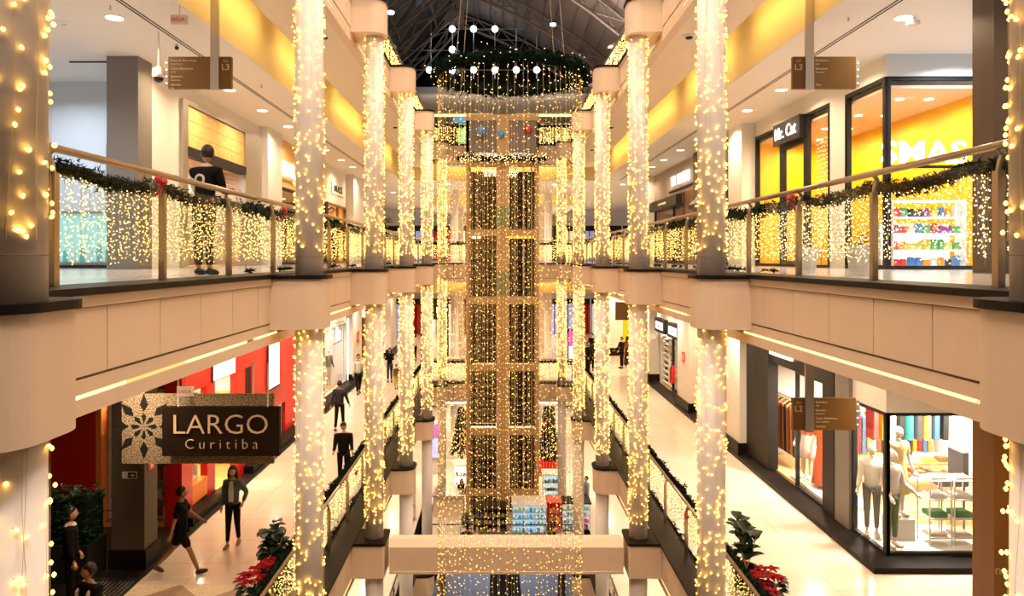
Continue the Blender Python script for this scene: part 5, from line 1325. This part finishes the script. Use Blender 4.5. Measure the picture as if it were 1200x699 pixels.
# entrance mat
b = MB().use(M['charcoal']).box(-8.4, -7.2, 10.2, 14.2, Z2 + .013, Z2 + .025); b.use(M['steel'])
for k in range(9): b.box(-7.95 + k * .085, -7.93 + k * .085, 10.3, 14.1, Z2 + .025, Z2 + .03)
tag(b.build('entrance_mat'), 'dark ribbed metal entrance mat at the lower left', 'mat')
# patterned floor inlay
fl = speckle_mat('speckled_granite', (.52, .40, .27), (.74, .60, .44), 60); dk = speckle_mat('brown_granite', (.26, .16, .10), (.38, .26, .18), 60)
b = MB().use(fl).box(-7.18, -3.99, 3, 14.35, Z2 + .001, Z2 + .006); b.use(M['floor2'])
for k in range(5):
    yy = 13.4 - 2.0 * k; b.box(-7.18, -3.99, yy + .62, yy + .9, Z2 + .006, Z2 + .010)
b.use(dk)
for k in range(5):
    for x in (-6.3, -5.0):
        yy = 13.4 - 2.0 * k; b.add([(x - .6, yy, Z2 + .009), (x, yy - .6, Z2 + .009), (x + .6, yy, Z2 + .009), (x, yy + .6, Z2 + .009)], [(0, 1, 2, 3)])
struct(b, 'floor', label='speckled and brown diamond stone inlay in the lower left walkway')
# ------------------------------------------------------------------ brown wayfinding signs
def way_sign(side, z, lab, lines, level, Y=12.9):
    x0, x1 = (5.06, 6.18) if side > 0 else (-6.05, -4.93)
    zb = z + 3.25; e = empty('hanging_sign', ((x0 + x1) / 2, Y, zb), lab, 'sign')
    MB().use(M['bronze_sign']).box(x0, x1, Y, Y + .08, zb, zb + .57).build('panel', e)
    px = x0 + .28 if side > 0 else x1 - .28
    MB().use(M['steel']).box(px - .075, px + .075, Y - .05, Y - .005, zb - .03, z + 5.0 + .75).build('post', e)
    ex0, ex1 = (x1, x1 + .07) if side > 0 else (x0 - .07, x0)
    q = MB().use(M['steel']).box(ex0, ex1, Y + .01, Y + .07, zb + .04, zb + .52); q.use(M['lit_white'])
    for k in range(4): q.lathe(((ex0 + ex1) / 2, Y + .005, zb + .1 + k * .12), [(.014, -.006), (.014, 0)], 8, axis='y')
    q.build('icon_strip', e)
    lx = px + .12 if side > 0 else x0 + .05
    for k, l in enumerate(lines): text(l, .052 if k % 2 == 0 else .040, (lx, Y - .003, zb + .50 - .062 * k - (.02 * (k // 2))), RF, M['print_white'], parent=e, ext=.002, align='LEFT')
    nx = x0 + .10 if side > 0 else x1 - .10
    text('PISO', .04, (nx, Y - .003, zb + .49), RF, M['print_white'], parent=e, ext=.002); text(level, .15, (nx, Y - .003, zb + .38), RF, M['print_white'], parent=e, ext=.002)
way_sign(-1, Z3, 'brown wayfinding sign on a steel post hanging over the upper left gallery', ['Praça de Alimentação', 'Food Court', 'Caixas Eletrônicos', 'ATM', 'Banheiros', 'Restroom', 'Elevador', 'Lift'], 'L3')
way_sign(1, Z3, 'brown wayfinding sign on a steel post hanging over the upper right gallery', ['Elevadores', 'Lifts', 'Banheiros', 'Restroom', '', '', 'Táxi'], 'L3')
way_sign(1, Z2, 'brown wayfinding sign marked L2 hanging over the lower right gallery', ['Banheiros', 'Lifts', 'Elevador', 'Restroom', 'Caixas Eletrônicos', 'Cash machines', 'Cinemas'], 'L2')
# exit signs and ceiling fittings on the upper level
def ceil_fit(name, lab, cat, x, y, parts):
    e = empty(name, (x, y, 4.42), lab, cat)
    for pn, b in parts: b.build(pn, e)
    return e
e = empty('exit_sign', (-5.9, 12.0, 4.2), 'white sign with red letters hanging near the upper left ceiling slot', 'sign')
p = at(210, 23, 12.0)
e.location = p; MB().use(M['white']).box(p.x - .14, p.x + .14, 12, 12.04, p.z - .08, p.z + .08).build('plate', e); text('SAÍDA', .085, (p.x - .02, 11.99, p.z), RF, M['red_bright'], parent=e, ext=.002)
MB().use(M['steel']).tube([(p.x, 12.02, p.z + .08), (p.x, 12.02, 4.42)], .008, 5).build('hanger', e)
p = at(960, 40, 14.0); e = empty('exit_sign', p, 'green exit sign with white arrow near the upper right ceiling slot', 'sign')
MB().use(col((.01, .09, .05))).box(p.x - .14, p.x + .14, 14, 14.04, p.z - .08, p.z + .08).build('plate', e); text('→', .16, (p.x + .05, 13.99, p.z), RF, M['white'], parent=e, ext=.002); MB().use(M['white']).box(p.x - .11, p.x - .05, 13.99, 14.0, p.z - .06, p.z + .06).build('figure', e)
MB().use(M['steel']).tube([(p.x, 14.02, p.z + .08), (p.x, 14.02, 4.42)], .008, 5).build('hanger', e)
# dome camera
x, y = -7.2, 13.4; p = at(186, 90, 13.4)
e = empty('security_camera', (p.x, p.y, p.z), 'white dome security camera hanging on a rod beside the upper left sign', 'camera')
MB().use(M['white']).tube([(p.x, p.y, p.z + .15), (p.x, p.y, 4.42)], .018, 8).build('rod', e); MB().use(M['white']).lathe((p.x, p.y, p.z), [(.10, -.02), (.12, .02), (.11, .14), (.03, .19)], 16).build('housing', e)
MB().use(M['black']).lathe((p.x, p.y, p.z - .02), [(.02, -.09), (.07, -.06), (.09, 0)], 14).build('lens_dome', e)
p = at(207, 56, 14.2); e = empty('security_camera', (p.x, p.y, 4.42), 'small white bullet camera on the upper left ceiling', 'camera')
MB().use(M['white']).tube([(p.x, p.y, 4.42), (p.x, p.y, 4.36)], .03, 8).build('mount', e); MB().use(M['black']).ball((p.x + .02, p.y - .04, 4.34), .04).build('lens', e)
p = at(1070, 21, 12.6); e = empty('security_camera', (p.x, p.y, 4.42), 'small grey camera on the upper right ceiling', 'camera')
MB().use(M['steel']).tube([(p.x, p.y, 4.42), (p.x, p.y, 4.36)], .03, 8).build('mount', e); MB().use(M['steel']).box(p.x - .1, p.x + .1, p.y - .04, p.y + .04, 4.29, 4.36).build('body', e)
for x, y, l in ((-7.9, 12.9, 'round white ceiling vent above the near upper left gallery'), (-6.9, 17.4, 'round vent by the upper left downlights'), (6.95, 17.0, 'round vent beside the downlights above the upper right sign'), (-5.9, 20.2, 'small round vent along the upper left ceiling slot')):
    b = MB().use(M['ceil']).lathe((x, y, 4.42), [(.10, -.03), (.14, -.02), (.16, 0)], 18).use(M['steel']).lathe((x, y, 4.39), [(.05, -.005), (.05, 0)], 12); tag(b.build('ceiling_vent'), l, 'ceiling vent')
for x, y, l in ((-6.35 - .25, 12.0, 'sprinkler head at the near upper left ceiling'), (5.9, 12.6, 'sprinkler head at the near upper right ceiling'), (-5.9, 17.5, 'sprinkler head beyond the upper left sign'), (5.9, 19.5, 'sprinkler head beyond the upper right sign')):
    b = MB().use(M['steel']).tube([(x, y, 4.42), (x, y, 4.36)], .012, 6).lathe((x, y, 4.35), [(.03, 0), (.03, .005)], 8); tag(b.build('sprinkler'), l, 'sprinkler')
for sx, x0, x1, y in ((-1, -9.3, -7.95, 15.4), (1, 9.0, 10.6, 13.6)):
    b = MB().use(M['charcoal']).box(x0, x1, y, y + .06, 4.40, 4.42); tag(b.build('ceiling_slot'), 'short dark cross slot in the near upper %s ceiling' % side_name[sx], 'ceiling slot')
downlight(9.15, 13.9, 4.42, 'near upper', 1, 120, (.9, .93, 1), 'lone cool white downlight in the near upper right ceiling', .2)
for x, y in ((-10, 12), (-10, 15.5), (10.5, 11), (12, 13)): downlight(x, y, 4.42, 'near upper', int(math.copysign(1, x)), 165 if y < 15 else 80, (.80, .90, 1), 'cool white downlight over the %s corner of the near upper %s gallery' % ('nearer' if y < 12.5 else 'farther', side_name[int(math.copysign(1, x))]))

# ------------------------------------------------------------------ plants
def big_plant(lab, x, y, z, h, r, n, seed, pot='pot', L=.30, W=.20, name='potted_plant'):
    rr = random.Random(seed); e = empty(name, (x, y, z), lab, 'plant')
    MB().use(M[pot]).lathe((x, y, z), [(r * .45, 0), (r * .62, .38), (r * .66, .40), (r * .6, .40), (r * .58, .36)], 16).build('pot', e)
    MB().use(M['soil']).lathe((x, y, z + .33), [(r * .55, 0), (r * .55, .03)], 14).build('soil', e)
    b = MB().use(M['wood'])
    f = MB().use(M['leaf'])
    for k in range(5):
        a = k * 1.26 + rr.random(); tx, ty = x + r * .6 * math.cos(a) * rr.random(), y + r * .6 * math.sin(a) * rr.random(); th = h * rr.uniform(.7, 1)
        b.tube([(x, y, z + .3), ((x + tx) / 2, (y + ty) / 2, z + th * .6), (tx, ty, z + th)], [.016, .012, .007], 5)
        for j in range(n // 5):
            t = rr.uniform(.35, 1); q = Vector((x, y, z + .3)).lerp(Vector((tx, ty, z + th)), t); aa = rr.random() * 6.28; el = rr.uniform(-.2, 1.0)
            f.leaf(q, (math.cos(aa), math.sin(aa), el), (0, 0, 1), L * rr.uniform(.7, 1.1), W * rr.uniform(.8, 1.1))
    b.build('stems', e); f.build('leaves', e, smooth=True); return e
def poinsettia(lab, x, y, z, seed, r=.28, h=.6):
    rr = random.Random(seed); e = empty('poinsettia', (x, y, z), lab, 'plant')
    MB().use(M['pot']).lathe((x, y, z), [(r * .5, 0), (r * .65, .28), (r * .6, .28)], 14).build('pot', e)
    f = MB().use(M['leaf']); p = MB().use(M['petal'])
    for k in range(46): 
        a = rr.random() * 6.28; q = (x + r * .6 * math.cos(a), y + r * .6 * math.sin(a), z + rr.uniform(.28, h * .85)); f.leaf(q, (math.cos(a), math.sin(a), rr.uniform(-.5, .4)), (0, 0, 1), .2, .10)
    for k in range(7):
        a = k * .9; R0 = r * (.75 if k else 0); c = Vector((x + R0 * math.cos(a), y + R0 * math.sin(a), z + h * rr.uniform(.85, 1.0)))
        for j in range(9):
            t = j * .7; p.leaf(c, (math.cos(t), math.sin(t), rr.uniform(.05, .5)), (0, 0, 1), .15, .07)
    MB().use(M['leaf']).tube([(x, y, z + .2), (x, y, z + h * .8)], .02, 5).build('stem', e)
    f.build('leaves', e, smooth=True); p.build('petals', e, smooth=True); return e
big_plant('dark potted plant with broad leaves behind the lower left handrail', -4.55, 14.0, Z2, 1.35, .45, 60, 1)
poinsettia('red poinsettia in a dark pot at the foot of the lower left plant', -4.50, 12.85, Z2, 2, .30, .72)
poinsettia('second red poinsettia tucked between plant and lower left handrail', -4.28, 13.3, Z2, 3, .26, .80)
big_plant('dark potted plant with broad leaves behind the lower right handrail', 4.55, 13.9, Z2, 1.45, .42, 55, 4)
poinsettia('red poinsettia at the foot of the lower right plant', 4.66, 13.0, Z2, 5, .27, .70)
poinsettia('red poinsettia beside the lower right handrail', 4.40, 12.6, Z2, 15, .26, .68)
big_plant('potted plant with drooping leaves before the jeweller shop on the upper left', -7.0, 25.6, 0, 2.3, .4, 60, 6, L=.5, W=.16)
big_plant('potted plant before the jeweller window, nearer the second column', -7.0, 27.5, 0, 2.2, .4, 50, 7, L=.5, W=.16)
big_plant('potted plant with arching leaves before the dark upper right shop', 6.9, 24.6, 0, 1.9, .4, 50, 8, L=.55, W=.16)
big_plant('tall potted plant on the upper left before the far shops', -6.6, 40, 0, 2.9, .5, 50, 9, L=.6, W=.2)
# hedge in planter
e = empty('hedge_planter', (-9.2, 14.3, Z2), 'long leafy hedge in a black planter beside the lower left grey pillar', 'hedge')
MB().use(M['black']).box(-10.8, -8.12, 14.0, 14.7, Z2 + .012, Z2 + .75).build('planter', e)
f = MB().use(M['leaf2']); rr = random.Random(12)
for k in range(1500):
    q = (rr.uniform(-10.8, -8.1), rr.uniform(13.95, 14.75), Z2 + rr.uniform(.75, 1.72)); a = rr.random() * 6.28
    f.leaf(q, (math.cos(a), math.sin(a), rr.uniform(-.2, .9)), (0, 0, 1), .15, .07)
f.use(M['garland']).box(-10.75, -8.16, 14.05, 14.65, Z2 + .75, Z2 + 1.6); f.build('foliage', e)['kind'] = 'stuff'
# little white pots inside the upper right balustrade
for x, y, l in ((4.5, 9.4, 'white bucket pot with a plant inside the upper right balustrade'), (4.5, 11.0, 'second white pot inside the upper right balustrade, beyond the bucket pot')):
    big_plant(l, x, y, 0, .55, .26, 30, int(y), 'whitepot', .14, .06)
# ------------------------------------------------------------------ far hall: columns, back shops
for zl, nm in ((Z3, 'upper'), (Z2, 'lower'), (Z1, 'bottom')):
    for x in (-2.9, 2.9):
        for y in (45., 52.):
            b = MB().use(M['column']).lathe((x, y, zl), [(.24, 0), (.24, 4.4)], 20); struct(b, 'column', label='plain white column in the far hall of the %s level' % nm)
cl = [glow((1, .62, .12), .5), glow((.9, .85, .8), .45), glow((.4, .45, .9), .4), M['black'], M['darkwood'], M['red'], glow((1, .75, .45), .5)]
rr = random.Random(90)
for zl, nm in ((Z3, 'upper'), (Z2, 'lower'), (Z1, 'bottom')):
    xx = -13.
    k = 0
    while xx < 13:
        w_ = rr.uniform(1.4, 2.6); e = empty('storefront', (xx + w_ / 2, 60.5, zl), '%s shop front from the left at the back of the %s hall, %s' % (OR[k], nm, ('amber lit', 'white lit', 'violet lit', 'black', 'dark wooden', 'red', 'cream lit')[(k * 3 + int(abs(zl))) % 7]), 'shop front', 'shop fronts at the back of the %s hall' % nm)
        m_ = cl[(k * 3 + int(abs(zl))) % 7]
        MB().use(m_).box(xx, xx + w_ - .1, 60.4, 60.6, zl + .02, zl + 2.9).build('front', e)
        MB().use(M['charcoal']).box(xx, xx + w_ - .1, 60.25, 60.39, zl + 2.5, zl + 2.95).build('header', e)
        b = MB().use(M['charcoal'])
        for q in range(4): b.box(xx + w_ * q / 4, xx + w_ * q / 4 + .06, 60.3, 60.39, zl + .02, zl + 2.5)
        b.build('mullions', e); xx += w_; k += 1
sg = empty('shop_sign', (-3.3, 44, Z2 + 3.3), 'white lit letters on a black header at the left end of the lower level', 'sign')
MB().use(M['black']).box(-4.9, -3.2, 44.0, 44.1, Z2 + 2.6, Z2 + 3.7).build('panel', sg)
text('R   LO', .55, (-4.0, 43.97, Z2 + 3.15), RF, M['lit_white'], parent=sg); MB().use(M['black']).box(-4.9, -4.8, 44.0, 44.1, Z2, Z2 + 2.6).box(-3.3, -3.2, 44.0, 44.1, Z2, Z2 + 2.6).build('post', sg)
sc_ = empty('advert_totem', (4.2, 43, Z2), 'magenta and white lit advertising totem beyond the lower right end column', 'sign')
MB().use(M['charcoal']).box(3.95, 4.65, 43, 43.2, Z2, Z2 + 2.1).build('case', sc_); MB().use(glow((1, .05, .35), 1.2)).box(4.0, 4.6, 42.97, 43.0, Z2 + 1.1, Z2 + 2.0).build('upper_face', sc_); MB().use(glow((.85, .85, 1), 1.)).box(4.0, 4.6, 42.97, 43.0, Z2 + .2, Z2 + 1.1).build('lower_face', sc_)
# blue sign and panel on the topmost far end
e = empty('shop_sign', (-2.6, 41, 9), 'blue and green lit shop sign at the far end of the topmost level', 'sign')
MB().use(glow((.05, .35, .6), .9)).box(-2.75, -1.8, 41, 41.2, Z4 + 1.9, Z4 + 2.15).build('blue_band', e); MB().use(glow((.3, .75, .35), .6)).box(-2.45, -1.95, 41.05, 41.2, Z4, Z4 + 1.85).build('green_panel', e); MB().use(M['black']).box(-3.6, -2.5, 41.1, 41.3, Z4, Z4 + 1.9).build('dark_side', e)
e = empty('white_booth', (1.3, 41, Z4), 'plain white booth panel at the far end of the topmost level', 'booth')
MB().use(M['white']).box(.75, 1.9, 41, 41.4, Z4, Z4 + 2.1).build('panel', e); MB().use(M['charcoal']).box(1.9, 1.97, 40.95, 41.4, Z4, Z4 + 2.4).build('post', e)
mb = MB().use(M['bulb_cool']); rr = random.Random(8)
for x0, x1 in ((-1.3, .3), (2.1, 4.6), (-5, -3.7)):
    for k in range(int((x1 - x0) * 90)): mb.octa((rr.uniform(x0, x1), 44 + rr.uniform(0, .1), Z4 + rr.uniform(.3, 2.4)), .03)
tag(mb.build('light_curtain'), 'curtain of lights on the shops at the far end of the topmost level', 'light curtain', kind='stuff')
# ------------------------------------------------------------------ bottom floor: kiosks, tree
def kiosk(x0, x1, y0, y1, z0, h, m, lab, nsh, per, lab2, cols, lit=None, size=(.12, .12, .16), top=None):
    e = empty('kiosk', ((x0 + x1) / 2, (y0 + y1) / 2, z0), lab, 'kiosk')
    MB().use(m).box(x0, x1, y0 + .3, y1, z0, z0 + h).build('body', e)
    MB().use(top or m).box(x0 - .04, x1 + .04, y0, y1 + .04, z0 + h, z0 + h + .05).build('top', e)
    if lit is not None: MB().use(lit).box(x0 + .03, x1 - .03, y0 + .27, y0 + .3, z0 + .1, z0 + h - .03).build('lit_back', e)
    for k in range(nsh): MB().use(M['steel']).box(x0, x1, y0 + .02, y0 + .27, z0 + .1 + (h - .1) * k / nsh, z0 + .12 + (h - .1) * k / nsh).build('shelf', e)
    for k in range(nsh):
        zz = z0 + .12 + (h - .1) * k / nsh
        goods(per, lambda j: (x0 + .08 + (x1 - x0 - .16) * (j + .5) / per, y0 + .12, zz), lab2, size=size, cols=cols, row=', %s shelf up' % OR[k])
kiosk(.45, 1.95, 32.4, 33.7, Z1, 1.3, M['white'], 'blue and white lit kiosk in front of the lift tower', 4, 8, 'small box on the blue lit kiosk', [(.1, .4, .8), (.8, .85, .9), (.5, .8, .2), (.1, .6, .7)], glow((.35, .6, .85), .9))
kiosk(2.05, 2.65, 32.6, 33.6, Z1, 1.35, M['red_bright'], 'red kiosk between the two lit kiosks', 3, 3, 'small box on the red kiosk', [(.8, .5, .2), (.8, .1, .1)])
kiosk(2.72, 4.0, 32.8, 33.8, Z1, 1.25, M['charcoal'], 'dark kiosk of bright coloured boxes at the right of the bottom floor', 4, 9, 'bright box on the dark right kiosk', [(.8, .1, .3), (.1, .6, .6), (.9, .8, .2), (.85, .85, .85), (.1, .2, .7)], glow((.7, .8, .85), .6))
kiosk(2.1, 3.3, 37.0, 38.0, Z1, 1.3, M['white'], 'rear kiosk with glowing shelves on the bottom floor', 3, 8, 'small bottle on the rear glowing kiosk', [(.1, .3, .5), (.05, .05, .1), (.6, .8, .8)], glow((.6, .85, .85), .7))
kiosk(-3.3, -1.85, 34.4, 36.0, Z1, 1.05, M['fascia'], 'low beige counter at the left of the bottom floor', 0, 0, '', None, top=M['steel'])
kiosk(-2.6, -1.0, 39.0, 40.2, Z1, 1.2, M['soffit'], 'rear wooden kiosk at the left of the bottom floor', 2, 7, 'small dark item on the rear left kiosk', [(.5, .2, .08), (.1, .05, .04), (.7, .1, .05)], M['lightbox'])
kiosk(-1.3, .2, 32.5, 33.6, Z1, 1.1, M['charcoal'], 'dark glass kiosk before the lift tower', 3, 7, 'small item on the dark kiosk before the tower', [(.5, .4, .1), (.1, .1, .1), (.6, .5, .4)])
kiosk(-4.5, -4.1, 34, 34.5, Z1, 1.5, M['white'], 'narrow white display case on the bottom left', 2, 2, 'coloured box in the narrow white display case', [(.7, .25, .1), (.3, .5, .8)])
sc2 = empty('advert_totem', (-3.2, 41.5, Z1), 'magenta and blue lit totem on the bottom floor behind the left columns', 'sign')
MB().use(M['white']).box(-4.15, -3.35, 41.5, 41.7, Z1, Z1 + 3.0).build('case', sc2); MB().use(glow((1, .08, .5), 1.)).box(-4.1, -3.4, 41.46, 41.5, Z1 + 2.1, Z1 + 2.9).build('upper_face', sc2); MB().use(glow((.45, .5, 1), .8)).box(-4.1, -3.4, 41.46, 41.5, Z1 + 1.0, Z1 + 2.1).build('lower_face', sc2)
# christmas tree
def tree(lab, x, y, z, h, r, seed, skirt=True):
    rr = random.Random(seed); e = empty('christmas_tree', (x, y, z), lab, 'christmas tree')
    MB().use(M['darkwood']).lathe((x, y, z), [(.12, 0), (.08, h * .3), (.02, h * .95)], 8).build('trunk', e)
    if skirt: MB().use(M['red']).lathe((x, y, z), [(r * .95, .0), (r * 1.0, .25), (r * .9, .8), (r * .2, .85)], 16).build('red_base', e)
    f = MB().use(M['garland'])
    for k in range(900):
        t = rr.random() ** .7; zz = z + h - t * (h - .9); rad = r * t * rr.uniform(.55, 1.05); a = rr.random() * 6.28
        f.leaf((x + rad * .6 * math.cos(a), y + rad * .6 * math.sin(a), zz), (math.cos(a), math.sin(a), -.25), (0, 0, 1), .30, .11)
    f.build('branches', e)
    pts = []
    for k in range(90):
        t = rr.uniform(.08, 1); a = rr.random() * 6.28; rad = r * t * .95; pts.append((x + rad * math.cos(a), y + rad * math.sin(a), z + h - t * (h - .9)))
    for k, p in enumerate(pts):
        MB().use((col((.6, .02, .02), .25), col((.85, .6, .1), .25), col((.7, .7, .72), .25))[k % 3]).ball(p, .065, 6, 4).build('bauble', e)
    b = MB().use(M['bulb_far'])
    for k in range(260):
        t = rr.uniform(.03, 1); a = rr.random() * 6.28; b.octa((x + r * t * math.cos(a), y + r * t * math.sin(a), z + h - t * (h - .9)), .022)
    b.build('fairy_lights', e)['kind'] = 'stuff'
    return e
tree('tall decorated christmas tree with red base at the right of the lift tower', 2.75, 42.0, Z1, 4.3, .95, 21)
tree('dark decorated christmas tree at the left of the lift tower', -2.35, 43.0, Z1, 3.6, .85, 22, False)
big_plant('round potted plant before the low rail of the bottom floor', -1.55, 31.6, Z1, 1.25, .4, 90, 23, L=.2, W=.12)
big_plant('small potted plant beside the blue kiosk on the bottom floor', 2.15, 31.6, Z1, 1.2, .3, 50, 24, L=.2, W=.1)
e = empty('low_rail', (0, 31.15, Z1), 'thin dark rail along the edge of the bottom central floor', 'rail')
MB().use(M['charcoal']).tube([(-3.6, 31.15, Z1 + .95), (3.6, 31.15, Z1 + .95)], .025, 6).build('handrail', e)
for k in range(9): MB().use(M['charcoal']).box(-3.6 + k * .9 - .015, -3.6 + k * .9 + .015, 31.13, 31.17, Z1 + .01, Z1 + .95).build('post', e)
# pale ramps far below
for x0, x1, l in ((-3.9, -.65, 'narrow'), (1.1, 4.5, 'wide')):
    b = MB().use(mat('grey_carpet_' + l, (.34, .36, .40), .8))
    b.add([(x0, 38, Z0 + .02), (x1, 38, Z0 + .02), (x1, 51, Z0 + 2.2), (x0 * .7, 51, Z0 + 2.2), (x0, 38, Z0 + .0), (x1, 38, Z0 + .0), (x1, 51, Z0), (x0 * .7, 51, Z0)], [(0, 1, 2, 3), (4, 7, 6, 5), (0, 4, 5, 1), (1, 5, 6, 2), (2, 6, 7, 3), (3, 7, 4, 0)])
    tag(b.build('ramp'), '%s pale grey ramp far below the cross beam' % l, 'ramp')
area('lowest_fill', (0, 42, Z1 - .5), (0, 0, 0), 5, 5, 260, (.85, .88, 1))  # unseen area light added under the bottom floor to show the ramps

downlight(-6.6, 12.4, Z2 + 4.44, 'lower', -1, 60, (1, .72, .45), 'added dim downlight lighting the men near the lower left entrance mat')  # unseen downlight put in so the dark figures below stay visible
downlight(-4.9, 11.0, Z2 + 4.9, 'lower', -1, 45, (1, .72, .45), 'added warm spotlight lighting the big brown sign')  # unseen spotlight put in to brighten the sign and speckled panel
